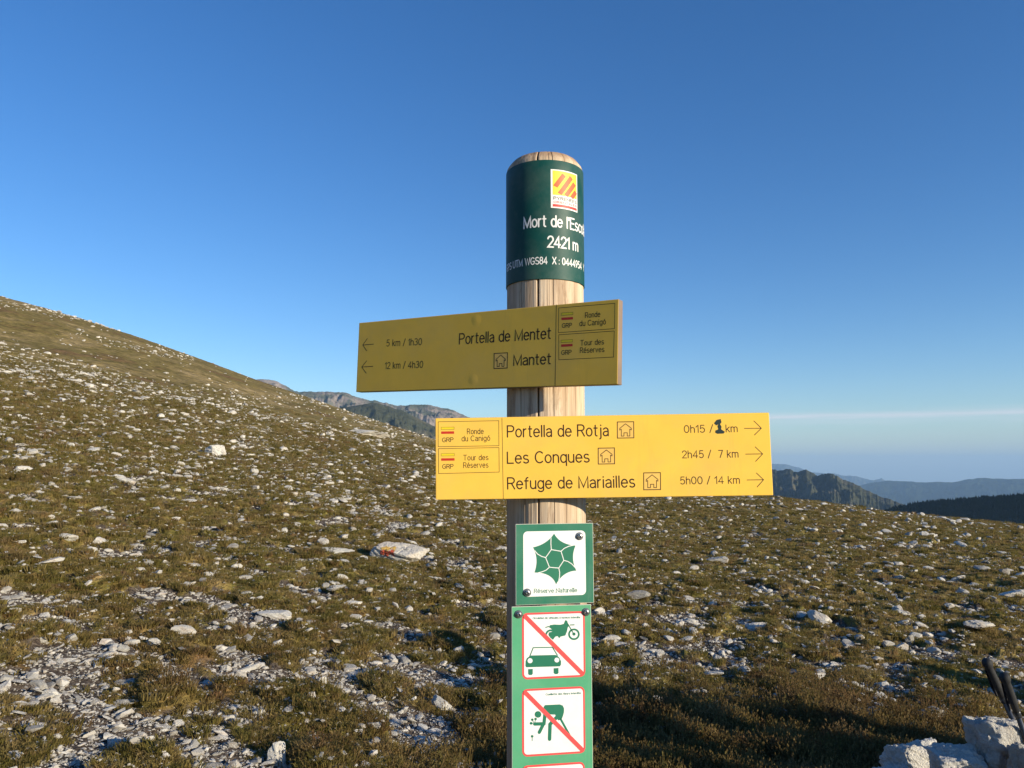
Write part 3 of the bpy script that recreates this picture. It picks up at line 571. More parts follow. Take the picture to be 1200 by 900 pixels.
# ------------------------------------------------------------------ stroke font
def arc(cx, cy, rx, ry, a0, a1, n=None):
    n = n or max(4, int(abs(a1-a0)/15)); return [(cx+rx*math.cos(math.radians(a0+(a1-a0)*i/n)), cy+ry*math.sin(math.radians(a0+(a1-a0)*i/n))) for i in range(n+1)]
XH = .70
O_ = lambda w=.5: [arc(w/2, XH/2, w/2, XH/2, 90, 450)]
G = {
 ' ': (.30, []), '.': (.05, [[(0, 0), (.02, 0)]]), '/': (.38, [[(0, -.06), (.38, 1.06)]]), ':': (.05, [[(0, .05), (.02, .05)], [(0, .6), (.02, .6)]]), "'": (.04, [[(.02, 1), (.02, .76)]]),
 'A': (.72, [[(0, 0), (.36, 1), (.72, 0)], [(.13, .34), (.59, .34)]]),
 'C': (.68, [arc(.38, .5, .38, .5, 48, 312)]),
 'E': (.56, [[(.56, 0), (0, 0), (0, 1), (.56, 1)], [(0, .53), (.5, .53)]]),
 'G': (.74, [arc(.38, .5, .38, .5, 45, 325)+[(.72, .45), (.42, .45)]]),
 'I': (.04, [[(.02, 0), (.02, 1)]]),
 'L': (.52, [[(0, 1), (0, 0), (.52, 0)]]),
 'M': (.80, [[(0, 0), (0, 1), (.40, .06), (.80, 1), (.80, 0)]]),
 'N': (.68, [[(0, 0), (0, 1), (.68, 0), (.68, 1)]]),
 'O': (.78, [arc(.39, .5, .39, .5, 90, 450)]),
 'P': (.60, [[(0, 0), (0, 1), (.34, 1)]+arc(.34, .74, .26, .26, 90, -90)+[(0, .48)]]),
 'R': (.62, [[(0, 0), (0, 1), (.34, 1)]+arc(.34, .75, .26, .25, 90, -90)+[(0, .50)], [(.34, .50), (.62, 0)]]),
 'S': (.62, [arc(.31, .74, .28, .26, 40, 255)+arc(.31, .25, .31, .25, 75, -145)]),
 'T': (.66, [[(0, 1), (.66, 1)], [(.33, 1), (.33, 0)]]),
 'U': (.66, [[(0, 1), (0, .33)]+arc(.33, .33, .33, .33, 180, 360)+[(.66, 1)]]),
 'W': (1.0, [[(0, 1), (.25, 0), (.5, .95), (.75, 0), (1, 1)]]),
 'X': (.66, [[(0, 0), (.66, 1)], [(0, 1), (.66, 0)]]),
 'Y': (.66, [[(0, 1), (.33, .45), (.66, 1)], [(.33, .45), (.33, 0)]]),
 'a': (.48, [[(.02, .60)]+arc(.24, .46, .22, .24, 140, 0)+[(.46, .0)], [(.46, .40), (.22, .38)]+arc(.22, .19, .21, .19, 90, 290)+[(.46, .14)]]),
 'c': (.46, [arc(.26, .35, .26, .35, 48, 312)]),
 'd': (.50, [[(.50, 1), (.50, 0)], arc(.25, .35, .25, .35, 40, 320)]),
 'e': (.52, [[(.01, .37), (.52, .37)]+arc(.26, .35, .26, .35, 5, 318)]),
 'f': (.32, [[(.12, 0), (.12, .80)]+arc(.30, .80, .18, .2, 180, 95), [(0, XH), (.30, XH)]]),
 'g': (.50, [[(.50, XH), (.50, -.08)]+arc(.26, -.08, .24, .2, 0, -150), arc(.25, .35, .25, .35, 40, 320)]),
 'h': (.46, [[(0, 0), (0, 1)], [(0, .44)]+arc(.23, .45, .23, .25, 180, 0)+[(.46, 0)]]),
 'i': (.04, [[(.02, 0), (.02, XH)], [(.02, .93), (.02, .96)]]),
 'j': (.16, [[(.14, XH), (.14, -.1)]+arc(.0, -.1, .14, .17, 0, -80), [(.14, .93), (.14, .96)]]),
 'k': (.44, [[(0, 0), (0, 1)], [(.42, XH), (0, .28)], [(.14, .40), (.44, 0)]]),
 'l': (.04, [[(.02, 0), (.02, 1)]]),
 'm': (.78, [[(0, 0), (0, XH)], [(0, .5)]+arc(.195, .5, .195, .2, 180, 0)+[(.39, 0)], [(.39, .5)]+arc(.585, .5, .195, .2, 180, 0)+[(.78, 0)]]),
 'n': (.46, [[(0, 0), (0, XH)], [(0, .44)]+arc(.23, .45, .23, .25, 180, 0)+[(.46, 0)]]),
 'o': (.52, O_(.52)),
 'p': (.50, [[(0, -.28), (0, XH)], arc(.25, .35, .25, .35, 220, -140)]),
 'q': (.50, [[(.50, -.28), (.50, XH)], arc(.25, .35, .25, .35, 40, 320)]),
 'r': (.28, [[(0, 0), (0, XH)], [(0, .42)]+arc(.22, .44, .22, .26, 180, 85)]),
 's': (.44, [arc(.22, .52, .20, .18, 40, 250)+arc(.22, .175, .22, .175, 75, -150)]),
 't': (.30, [[(.12, .95), (.12, .14)]+arc(.26, .14, .14, .14, 180, 275), [(0, XH), (.29, XH)]]),
 'u': (.46, [[(0, XH), (0, .25)]+arc(.23, .25, .23, .25, 180, 360), [(.46, XH), (.46, 0)]]),
 'v': (.48, [[(0, XH), (.24, 0), (.48, XH)]]),
 '0': (.58, [arc(.29, .5, .29, .5, 90, 450)]),
 '1': (.26, [[(0, .76), (.24, 1), (.24, 0)]]),
 '2': (.56, [arc(.28, .73, .27, .27, 170, -30)+[(0, 0), (.56, 0)]]),
 '3': (.56, [arc(.27, .76, .24, .24, 150, -90)+arc(.27, .26, .28, .26, 85, -150)]),
 '4': (.62, [[(.46, 0), (.46, 1), (0, .26), (.62, .26)]]),
 '5': (.56, [[(.50, 1), (.10, 1), (.04, .52)]+arc(.27, .32, .28, .32, 130, -145)]),
 '6': (.56, [[(.42, 1), (.06, .45)]+arc(.28, .30, .27, .30, 155, -205)]),
 '7': (.54, [[(0, 1), (.54, 1), (.18, 0)]]),
 '8': (.56, [arc(.28, .76, .23, .24, 90, 450), arc(.28, .26, .28, .26, 90, 450)]),
 '9': (.56, [[(.14, 0), (.50, .55)]+arc(.28, .70, .27, .30, -25, 335)]),
}
def acc(base, pts): w, p = G[base]; return (w, p+[[(x_+w/2, y_) for x_, y_ in q] for q in pts])
G['é'] = acc('e', [[(-.06, .82), (.10, .98)]]); G['à'] = acc('a', [[(-.10, .98), (.06, .82)]]); G['ó'] = acc('o', [[(-.06, .82), (.10, .98)]])
def layout(text, gap=.20, serif=False):
    X_ = 0; out = []
    for ch in text:
        w, pl = G[ch]
        for p in pl:
            out.append([(X_+a, b) for a, b in p])
            if serif:
                for e, q in ((p[0], p[1]), (p[-1], p[-2])):
                    if abs(e[0]-q[0]) < .03 and abs(e[1]-q[1]) > .15: out.append([(X_+e[0]-.10, e[1]), (X_+e[0]+.10, e[1])])
        X_ += w+(gap if ch != ' ' else .12)
    return out, X_-gap
def ribbon(V, F, pts, w, zoff, fn, closed=False):
    """flat stroke of width w, round ends; fn maps (u,v,depth) to 3D"""
    P = []
    for p in pts:
        if not P or math.hypot(p[0]-P[-1][0], p[1]-P[-1][1]) > 1e-7: P.append(p)
    if len(P) < 2: return
    if not closed and math.hypot(P[0][0]-P[-1][0], P[0][1]-P[-1][1]) < 1e-6 and len(P) > 3: closed = True
    if closed and math.hypot(P[0][0]-P[-1][0], P[0][1]-P[-1][1]) < 1e-6: P = P[:-1]
    n = len(P); h = w/2; L, R_ = [], []
    for i in range(n):
        a = P[i-1] if (i > 0 or closed) else None; c = P[(i+1) % n] if (i < n-1 or closed) else None; b = P[i]
        d1 = (b[0]-a[0], b[1]-a[1]) if a else None; d2 = (c[0]-b[0], c[1]-b[1]) if c else None
        if d1 is None: d1 = d2
        if d2 is None: d2 = d1
        l1 = math.hypot(*d1); l2 = math.hypot(*d2); d1 = (d1[0]/l1, d1[1]/l1); d2 = (d2[0]/l2, d2[1]/l2)
        nx_, ny_ = -(d1[1]+d2[1]), d1[0]+d2[0]; ln = math.hypot(nx_, ny_) or 1; nx_ /= ln; ny_ /= ln
        k = min(1/max(.35, nx_*-d1[1]+ny_*d1[0]), 2.0)
        L.append((b[0]+nx_*h*k, b[1]+ny_*h*k)); R_.append((b[0]-nx_*h*k, b[1]-ny_*h*k))
    b0 = len(V); V += [fn(*q, zoff) for q in L]; V += [fn(*q, zoff) for q in R_]
    for i in range(n if closed else n-1):
        j = (i+1) % n; F.append((b0+n+i, b0+n+j, b0+j, b0+i))
    if not closed:
        for e, q, li, ri in ((P[0], P[1], 0, n), (P[-1], P[-2], n-1, 2*n-1)):
            a = math.atan2(e[1]-q[1], e[0]-q[0]); k0 = len(V)
            V += [fn(e[0]+h*math.cos(a+PI/2-PI*t/6), e[1]+h*math.sin(a+PI/2-PI*t/6), zoff) for t in range(7)]
            F.append(tuple(range(k0, k0+7))[::-1])
class Flat:
    """a plane on the post: origin o, axes u (right), v (up), n (towards the viewer)"""
    def __init__(s, parent, o, ang, tilt):
        a = math.radians(ang); s.n = Vector((math.sin(a), -math.cos(a), 0)); u = Vector((math.cos(a), math.sin(a), 0)); v = Vector((0, 0, 1)); t = math.radians(tilt)
        s.u = u*math.cos(t)+v*math.sin(t); s.v = -u*math.sin(t)+v*math.cos(t); s.o = Vector(o); s.parent = parent
        s.M = Matrix(((s.u.x, s.v.x, s.n.x, s.o.x), (s.u.y, s.v.y, s.n.y, s.o.y), (s.u.z, s.v.z, s.n.z, s.o.z), (0, 0, 0, 1)))
    def px(s, x_, y_):
        d = ray(x_, y_); o = s.o-Vector((0, 0, EYE)); t = o.dot(s.n)/d.dot(s.n); q = d*t-o; return (q.dot(s.u), q.dot(s.v))
    def fn(s, u, v, w): return (u, v, w)
def text_mesh(name, text, p0, p1, cap, wgt, zoff, fn, m, parent, gap=.20, serif=False):
    pl, W = layout(text, gap, serif); dx, dy = p1[0]-p0[0], p1[1]-p0[1]; L = math.hypot(dx, dy); c, s_ = dx/L, dy/L; sx = L/W; V, F = [], []
    for i, p in enumerate(pl):
        q = [(p0[0]+a*sx*c-b*cap*s_, p0[1]+a*sx*s_+b*cap*c) for a, b in p]; ribbon(V, F, q, wgt, zoff+(i % 5)*.000008, fn)
    return mesh_obj(name, V, F, m, parent)
def strokes(name, pls, wgt, zoff, fn, m, parent, closed=False):
    V, F = [], []
    for i, p in enumerate(pls): ribbon(V, F, p, wgt, zoff+(i % 5)*.000008, fn, closed)
    return mesh_obj(name, V, F, m, parent)
def polys(name, ps, zoff, fn, m, parent):
    V, F = [], []
    for i, p in enumerate(ps):
        b0 = len(V); V += [fn(a, b_, zoff+(i % 5)*.00003) for a, b_ in p]
        ar = sum(p[k][0]*p[(k+1) % len(p)][1]-p[(k+1) % len(p)][0]*p[k][1] for k in range(len(p)))
        for tr in tessellate_polygon([[Vector((a, b_, 0)) for a, b_ in p]]):
            a, b_, c = [p[k] for k in tr]; cr = (b_[0]-a[0])*(c[1]-a[1])-(b_[1]-a[1])*(c[0]-a[0])
            F.append(tuple(b0+k for k in (tr if cr > 0 else tr[::-1])))
    return mesh_obj(name, V, F, m, parent)
def rrect(x0, y0, x1, y1, r, n=6):
    o = []
    for cx, cy, a in ((x1-r, y1-r, 0), (x0+r, y1-r, 90), (x0+r, y0+r, 180), (x1-r, y0+r, 270)): o += [(cx+r*math.cos(math.radians(a+90*i/n)), cy+r*math.sin(math.radians(a+90*i/n))) for i in range(n+1)]
    return o
def quadwarp(tl, tr, br, bl):
    """(s,t) in 0..1, t down, to the plane"""
    return lambda s, t: tuple((tl[i]*(1-s)+tr[i]*s)*(1-t)+(bl[i]*(1-s)+br[i]*s)*t for i in (0, 1))
def box_part(name, x0, y0, x1, y1, z0, z1, bev, m, parent):
    bm = bmesh.new(); bmesh.ops.create_cube(bm, size=1)
    for v in bm.verts: v.co = Vector(((x0+x1)/2+v.co.x*(x1-x0), (y0+y1)/2+v.co.y*(y1-y0), (z0+z1)/2+v.co.z*(z1-z0)))
    bmesh.ops.bevel(bm, geom=bm.edges[:], offset=bev, segments=2, affect='EDGES', profile=.6); return bm_obj(name, bm, m, parent)

# ------------------------------------------------------------------ signpost
PC = Vector((.0574, 1.3022)); PR = .066
gz = hz(PC.x, PC.y)
post_root = bpy.data.objects.new('trail_signpost', None); COL.objects.link(post_root); post_root.location = (PC.x, PC.y, gz)
tag(post_root, 'round wooden trail signpost with green sleeve, two yellow direction boards and green reserve plates', 'signpost')
bpy.context.view_layer.update()
# wood
wm = mat('weathered_wood', rough=.8, spec=.25); t = wm.node_tree; b = t.nodes['Principled BSDF']; oc = N(t, 'ShaderNodeTexCoord').outputs['Object']
g1 = noise(t, oc, 60, 6, .6, .3, (1, 1, .035)); g2 = noise(t, oc, 190, 4, .6, 0, (1, 1, .02)); g3 = noise(t, oc, 8, 5, .6, 0, (1, 1, .35))
c = ramp(t, g1, [(.25, (.30, .20, .13)), (.42, (.50, .38, .26)), (.55, (.62, .49, .35)), (.75, (.72, .60, .45))])
c = mixc(t, M2(t, 'MULTIPLY', ramp(t, g3, [(.46, (0, 0, 0)), (.66, (1, 1, 1))]), .4), c, (.46, .33, .22, 1))
g4 = noise(t, oc, 17, 6, .7, 2.2, (1, 1, .16)); c = mixc(t, M2(t, 'MULTIPLY', ramp(t, g4, [(.53, (0, 0, 0)), (.60, (1, 1, 1)), (.66, (.2, .2, .2))]), .5), c, (.25, .15, .09, 1))
c = mixc(t, M2(t, 'MULTIPLY', ramp(t, g2, [(.30, (1, 1, 1)), (.40, (0, 0, 0))]), .6), c, (.16, .095, .055, 1))
zc = N(t, 'ShaderNodeSeparateXYZ'); t.links.new(oc, zc.inputs[0])
low = ramp(t, M2(t, 'ADD', M2(t, 'MULTIPLY', zc.outputs[2], .5), M2(t, 'MULTIPLY', M2(t, 'SUBTRACT', g3, .5), .25)), [(.60, (1, 1, 1)), (.74, (0, 0, 0))])
c = mixc(t, M2(t, 'MULTIPLY', low, .55), c, (.14, .085, .06, 1))
# the cut top has browned with weather
topf = ramp(t, M2(t, 'ADD', M2(t, 'MULTIPLY', M2(t, 'SUBTRACT', zc.outputs[2], EYE+.517-hz(.0574, 1.3022)), 40.0), M2(t, 'MULTIPLY', g2, .5)), [(.2, (0, 0, 0)), (.8, (1, 1, 1))])
c = mixc(t, M2(t, 'MULTIPLY', topf, .7), c, (.30, .17, .09, 1))
t.links.new(c, b.inputs['Base Color']); bump(t, b, M2(t, 'ADD', g1, M2(t, 'MULTIPLY', g2, .6)), .55, .004)
ns = 900; TOPZ = EYE+.535-gz
zs = np.concatenate([np.arange(-.3, TOPZ-.016, .02), [TOPZ-.0155, TOPZ-.012, TOPZ-.006, TOPZ-.002, TOPZ]])
ph = np.linspace(0, 2*PI, ns, endpoint=False)
Ph, Zz = np.meshgrid(ph, zs); Rr = np.full_like(Ph, PR)
edge = np.interp(Zz, [TOPZ-.0155, TOPZ-.012, TOPZ-.006, TOPZ-.002, TOPZ], [0, .0016, .0062, .0100, .0130]); Rr -= edge
Rr += .0006*fbm(Ph*6, Zz*2, 3, 12)
# phi measured from the camera side (-Y) towards +X
for pc, dep, wd, wob, z0, z1 in ((-13.5, .016, .85, 1.0, -1, 9), (9, .006, .32, .5, -1, 9), (27, .0028, .22, .6, .2, 9), (-40, .004, .3, 1, -1, 9), (45, .003, .25, .4, 1.2, 9), (-25, .0025, .22, .8, -1, 1.6), (3, .002, .2, .4, 1.3, 9), (61, .003, .3, .5, -1, 9), (120, .006, .4, 1, -1, 9), (200, .008, .5, 1, -1, 9), (-80, .005, .4, 1, -1, 9)):
    c0 = np.radians(pc-90)+np.radians(wob)*fbm(Zz*1.4, Zz*0+pc, 3, 3); dd = np.angle(np.exp(1j*(Ph-c0))); act = sstep(z0, z0+.2, Zz)*(1-sstep(z1-.2, z1, Zz))
    Rr -= dep*act*np.exp(-(dd/np.radians(wd))**2)
Vp = np.stack([Rr*np.cos(Ph), Rr*np.sin(Ph), Zz], -1).reshape(-1, 3); k = len(zs); i = np.arange(k*ns).reshape(k, ns); j = np.roll(i, -1, 1)
F = np.stack([i[:-1], j[:-1], j[1:], i[1:]], -1).reshape(-1, 4)
Vp = np.vstack([Vp, [[0, 0, TOPZ+.001]]]); 
me = fast_mesh('wooden_post', Vp, F, wm)
o = bpy.data.objects.new('wooden_post', me); COL.objects.link(o); o.parent = post_root
capv = [(math.cos(a)*(PR-.0129), math.sin(a)*(PR-.0129), TOPZ-.0003) for a in np.linspace(0, 2*PI, 96, endpoint=False)]
mesh_obj('end_grain', capv, [tuple(range(96))], wm, post_root)
# sleeve
M_SLEEVE = paint('dark_green_enamel', (.003, .060, .050, 1), .52, .10, .3, .02, wear=(.10, .20, .17, 1)); M_WHITE = paint('white_print', (.78, .78, .76, 1), .5, .03)
SR = PR+.0018; s0z, s1z = EYE+.311-gz, EYE+.5145-gz
V, F = [], []; ns2 = 192; prof = [(PR+.0002, s0z), (SR, s0z), (SR, s0z+.0008)]+[(SR, s0z+(s1z-s0z)*q/8) for q in range(1, 8)]+[(SR, s1z-.0008), (SR-.0003, s1z), (PR+.0002, s1z)]
for q, z_ in prof:
    for m_ in range(ns2): a_ = 2*PI*m_/ns2; V.append((q*math.cos(a_), q*math.sin(a_), z_))
for q in range(len(prof)-1):
    for m_ in range(ns2): F.append((q*ns2+m_, q*ns2+(m_+1) % ns2, (q+1)*ns2+(m_+1) % ns2, (q+1)*ns2+m_))
sleeve = mesh_obj('place_name_sleeve', V, F, M_SLEEVE, post_root, True); sleeve['label'] = 'dark green metal sleeve with white place name and height'
def cyl(u, v, w):      # u arc length from the camera side (to +X), v height, w proud
    a_ = u/SR-PI/2; q = SR+.0002+w; return (q*math.cos(a_), q*math.sin(a_), v)
def cylpx(px, py):
    d = ray(px, py); ox, oy = -PC.x, -PC.y; A_ = d.x**2+d.y**2; B_ = 2*(ox*d.x+oy*d.y); C_ = ox*ox+oy*oy-SR*SR; D_ = max(B_*B_-4*A_*C_, 0); t_ = (-B_-math.sqrt(D_))/(2*A_)
    x_, y_ = ox+d.x*t_, oy+d.y*t_; return (SR*(math.atan2(y_, x_)+PI/2), EYE+d.z*t_-gz)
def ctext(text, uc, half, zb, cap, w, gap=.2):
    V, F = [], []; pl, W = layout(text, gap); sx = 2*half/W
    for i_, p in enumerate(pl):
        q = [(uc-half+a*sx, zb+b_*cap) for a, b_ in p]; r2 = [q[0]]
        for A1, B1 in zip(q[:-1], q[1:]):
            k_ = max(1, int(abs(B1[0]-A1[0])/.0015)); r2 += [(A1[0]+(B1[0]-A1[0])*s_/k_, A1[1]+(B1[1]-A1[1])*s_/k_) for s_ in range(1, k_+1)]
        ribbon(V, F, r2, w, .0001+(i_ % 5)*.000008, cyl)
    return mesh_obj('lettering', V, F, M_WHITE, sleeve)
u1, z1 = cylpx(614.1, 267.8); u2, _ = cylpx(665.4, 268); u3, z2 = cylpx(642.1, 289.4); u4, z2b = cylpx(677, 293); u5, z3 = cylpx(616, 311); u6, z3b = cylpx(648.2, 309.5); u7, _ = cylpx(682.9, 316)
capz = cylpx(640, 256)[1]-cylpx(640, 268.7)[1]
uc = (u3+u4)/2
w1 = layout('Mort de ')[1]+.32; wt_ = layout("Mort de l'Escolà")[1]; L1 = (u2-u1)/w1*wt_
ctext("Mort de l'Escolà", u1+L1/2, L1/2, z1, capz, .0026, .19)
ctext('2421 m', uc, (u4-u3)/2, z2, capz*.98, .0026, .13)
wA = layout('GPS UTM ')[1]+.3; wX = layout('GPS UTM WGS84  ')[1]; full = layout('GPS UTM WGS84  X : 0444954  Y')[1]; sc_ = (u6-u5)/(layout('WGS84  ')[1]+.2); 
ctext('GPS UTM WGS84  X : 0444954  Y', u5-wA*sc_+full*sc_/2, full*sc_/2, z3, capz*.62, .0016, .2)
# logo panel
lu0, lzt = cylpx(645.3, 198.2); lu1, _ = cylpx(676, 203); lzb = cylpx(645.3, 243.5)[1]
def cpoly(name, ps, zo, m):
    V, F = [], []
    for p in ps:      # quads sliced into narrow strips so that they follow the curve
        k_ = 12; bl = lambda s_, t_: tuple((p[0][i]*(1-s_)+p[1][i]*s_)*(1-t_)+(p[3][i]*(1-s_)+p[2][i]*s_)*t_ for i in (0, 1))
        for s_ in range(k_):
            for t_ in range(k_):
                n0 = len(V); V += [cyl(*bl((s_+q)/k_, (t_+w)/k_), zo) for q, w in ((0, 0), (1, 0), (1, 1), (0, 1))]; F.append((n0, n0+1, n0+2, n0+3))
    return mesh_obj(name, V, F, m, sleeve)
LW, LH = lu1-lu0, lzt-lzb; LX = lambda s_, t_: (lu0+LW*s_, lzt-LH*t_)
def LQ(s0, t0, s1, t1): return [LX(s0, t1), LX(s1, t1), LX(s1, t0), LX(s0, t0)]
M_YEL = paint('logo_yellow', srgb(250, 205, 60), .5); M_ORG = paint('logo_orange', srgb(205, 95, 50), .5, .2); M_REDP = paint('logo_red', srgb(200, 60, 50), .5)
cpoly('logo_panel', [LQ(0, 0, 1, 1)], .0001, M_WHITE)
cpoly('logo_field', [LQ(.06, .03, .96, .66)], .00025, M_YEL)
cpoly('logo_stripes', [[LX(s_, t_), LX(s_+.13, t_+.05), LX(s2+.12, t2+.07), LX(s2, t2)] for s_, t_, s2, t2 in ((.08, .42, .38, .08), (.22, .60, .66, .10), (.44, .62, .80, .24), (.66, .64, .86, .44))], .0004, M_ORG)
def ltext(text, s0, s1, t_, cap, m, w):
    V, F = [], []; pl, W = layout(text, .25)
    for p in pl: ribbon(V, F, [LX(s0+(s1-s0)*a/W, t_-b_*cap) for a, b_ in p], w, .0003, cyl)
    mesh_obj('lettering', V, F, m, sleeve)
M_BRN = paint('dark_print', (.05, .03, .02, 1), .6)
ltext('PYRENEES', .09, .95, .78, .07, M_BRN, .0009); ltext('ORIENTALES', .09, .95, .87, .05, M_REDP, .0007)
cpoly('logo_bar', [LQ(.06, .90, .96, .965)], .0003, M_REDP)

# ---- direction boards
M_BOARD = paint('ochre_yellow_paint', (.92, .565, .085, 1), .62, .05, .12, .03, wear=(.30, .20, .08, 1)); M_ENGR = paint('engraved_brown', (.035, .012, .006, 1), .7, .05)
M_FLAGR = paint('flag_red', (.55, .03, .015, 1), .5); M_FLAGY = paint('flag_yellow', (.80, .62, .02, 1), .5); M_EDGE = paint('board_edge', (.22, .165, .13, 1), .7, .2)
M_HOUSE = paint('pictogram_field', (.86, .53, .12, 1), .5, .05)
def board(ang, off, u0, u1, zc, h, tilt, label, m=None):
    a = math.radians(ang); n_ = Vector((math.sin(a), -math.cos(a), 0)); u_ = Vector((math.cos(a), math.sin(a), 0)); uc_ = (u0+u1)/2
    o = Vector((PC.x, PC.y, 0))+n_*off+u_*uc_+Vector((0, 0, zc+EYE)); fl = Flat(None, o, ang, tilt); W = u1-u0
    e = box_part('direction_board', -W/2, -h/2, W/2, h/2, -.016, 0, .0012, M_BOARD, post_root); e['label'] = label
    e.data.materials.append(M_EDGE)
    for p in e.data.polygons:
        if abs(p.normal.z) < .5: p.material_index = 1
    e.matrix_parent_inverse = post_root.matrix_world.inverted(); e.matrix_basis = fl.M; fl.parent = e; fl.W = W; fl.h = h; return fl
def btext(fl, text, x0, y0, x1, y1, cap, w=.0021, gap=.2, name='lettering'):
    p0, p1 = fl.px(x0, y0), fl.px(x1, y1); q = fl.px(x0, y0-cap); return text_mesh(name, text, p0, p1, q[1]-p0[1], w, .00006, fl.fn, M_ENGR, fl.parent, gap)
def bstroke(fl, name, pls, w, m=None, closed=False, zo=.00006): return strokes(name, [[fl.px(*q) for q in p] for p in pls], w, zo, fl.fn, m or M_ENGR, fl.parent, closed)
def house(fl, tl, tr, br, bl):
    qw = quadwarp(*[fl.px(*q) for q in (tl, tr, br, bl)])
    f = polys('shelter_pictogram', [[qw(0, 1), qw(1, 1), qw(1, 0), qw(0, 0)]], .00005, fl.fn, M_HOUSE, fl.parent)
    V, Fc = [], []
    ribbon(V, Fc, [qw(0, 0), qw(1, 0), qw(1, 1), qw(0, 1)], .0013, .00010, fl.fn, True)
    hp_ = [(.24, .88), (.24, .46), (.15, .50), (.15, .40), (.5, .12), (.85, .40), (.85, .50), (.76, .46), (.76, .88), (.60, .88), (.60, .68), (.40, .68), (.40, .88)]
    ribbon(V, Fc, [qw(*q) for q in hp_], .0011, .00010, fl.fn, True); 
    o = mesh_obj('pictogram_outline', V, Fc, M_ENGR, fl.parent)
def route_box(fl, quad, yl, rd, grp, l1, l2, texts):
    bstroke(fl, 'route_frame', [quad], .0008, closed=True)
    for nm, (x0, y0, x1, y1, sl), m in (('yellow_bar', yl, M_FLAGY), ('red_bar', rd, M_FLAGR)):
        polys(nm, [[fl.px(x0, y1), fl.px(x1, y1+sl), fl.px(x1, y0+sl), fl.px(x0, y0)]], .00006, fl.fn, m, fl.parent)
        if nm == 'yellow_bar': bstroke(fl, 'bar_outline', [[(x0, y1), (x1, y1+sl), (x1, y0+sl), (x0, y0)]], .0004, closed=True, zo=.00011)
    btext(fl, 'GRP', *grp, 4.8, .0010); btext(fl, texts[0], *l1, 6.0, .0010, .24); btext(fl, texts[1], *l2, 6.0, .0010, .24)
lo = board(-2, PR+.0165, -.1762, .3517, .0205, .1292, .85, 'lower yellow direction board in full sun pointing right')
btext(lo, 'Portella de Rotja', 594.7, 512.1, 713, 510.6, 13.0); btext(lo, 'Les Conques', 594.7, 542.9, 690.4, 541.4, 13.0); btext(lo, 'Refuge de Mariailles', 595, 573, 743.8, 570.7, 13.0)
for i_, (x0, y0, x1, y1) in enumerate(((723.4, 494.5, 742.6, 513.4), (701, 525.2, 720, 543.8), (754.3, 554.2, 773.9, 574))): house(lo, (x0, y0), (x1, y0-.3), (x1+.2, y1-.3), (x0+.1, y1))
btext(lo, '0h15 /', 802, 507, 835.5, 506.4, 8.3, .00135, .22); btext(lo, 'km', 851, 506.2, 864, 506, 8.3, .00135); btext(lo, '2h45 /  7 km', 799.8, 536.7, 865, 535.8, 8.3, .00135, .22); btext(lo, '5h00 / 14 km', 797.5, 567.3, 866.6, 566.4, 8.3, .00135, .22)
for tl_, tp_, h1, h2 in (((872.4, 502), (892.2, 501.8), (883.4, 493.2), (884.1, 509.8)), ((873.8, 532.2), (893.7, 531.9), (885, 523.7), (885.5, 540.6)), ((875.4, 562.5), (894.8, 562.2), (886.4, 554.3), (887.3, 570.7))):
    bstroke(lo, 'direction_arrow', [[tl_, tp_], [h1, tp_, h2]], .0011)
bstroke(lo, 'divider_line', [[(588.2, 490), (589.8, 584.4)]], .0008)
M_MARK = paint('dark_marker', (.012, .03, .03, 1), .5)
polys('marker_scribble', [[lo.px(*q) for q in ((837, 496), (840, 492), (844.5, 491), (845.5, 495), (843.8, 497), (845.5, 500), (845, 503), (849.5, 506), (848, 508), (841, 508.3), (838.5, 507), (838.6, 504.5), (842, 503), (841, 499.5), (842, 497), (839.5, 498.5))][::-1]], .0004, lo.fn, M_MARK, lo.parent)
route_box(lo, [(513.5, 494.3), (584.5, 493), (584.7, 522.3), (513.5, 523.5)], (517, 500.6, 532.2, 503.4, -.2), (517, 505.6, 532.2, 508.5, -.2), (518.4, 518, 531.2, 517.6), (547.6, 508.6, 566.5, 508.3), (541.3, 517, 574.2, 516.2), ('Ronde', 'du Canigó'))
route_box(lo, [(513.7, 525.8), (584.7, 524.5), (585, 553.2), (514, 555)], (517, 531.6, 532.5, 534.4, -.2), (517, 537.1, 532.7, 540, -.2), (518.7, 549.2, 531.2, 548.8), (543.2, 539.4, 572.1, 538.9), (543.2, 548.2, 572.1, 547.7), ('Tour des', 'Réserves'))
up = board(-31.5, PR+.0165, -.3545, .1710, .1995, .1300, -1.75, 'upper ochre direction board in shade pointing left')
btext(up, 'Portella de Mentet', 538.3, 403.1, 645.1, 396.5, 11.8); btext(up, 'Mantet', 602.1, 428.2, 645.1, 426.2, 11.8); btext(up, '5 km / 1h30', 453, 405.7, 494.1, 404, 7.3, .0013, .22); btext(up, '12 km / 4h30', 451.2, 432.1, 495.5, 430.7, 7.3, .0013, .22)
for tp_, tl_, h1, h2 in (((425.2, 404.3), (437.7, 403.3), (430.5, 396.8), (429.9, 411.1)), ((424, 430.1), (437, 429.3), (429.8, 422.8), (429.2, 437.3))): bstroke(up, 'direction_arrow', [[tl_, tp_], [h1, tp_, h2]], .0012)
house(up, (579.2, 414.2), (594.8, 413.4), (594.4, 431.2), (579, 432))
bstroke(up, 'divider_line', [[(652, 357), (650.6, 452.2)]], .0009)
route_box(up, [(654.9, 360.9), (720.6, 355.4), (720.2, 385.1), (654.5, 389.8)], (658, 366.8, 671.5, 369.6, -1), (658, 372.3, 671.5, 375.2, -.9), (658.8, 384, 670, 383.4), (686, 372.4, 703.2, 371), (679.3, 382, 709.8, 379.8), ('Ronde', 'du Canigó'))
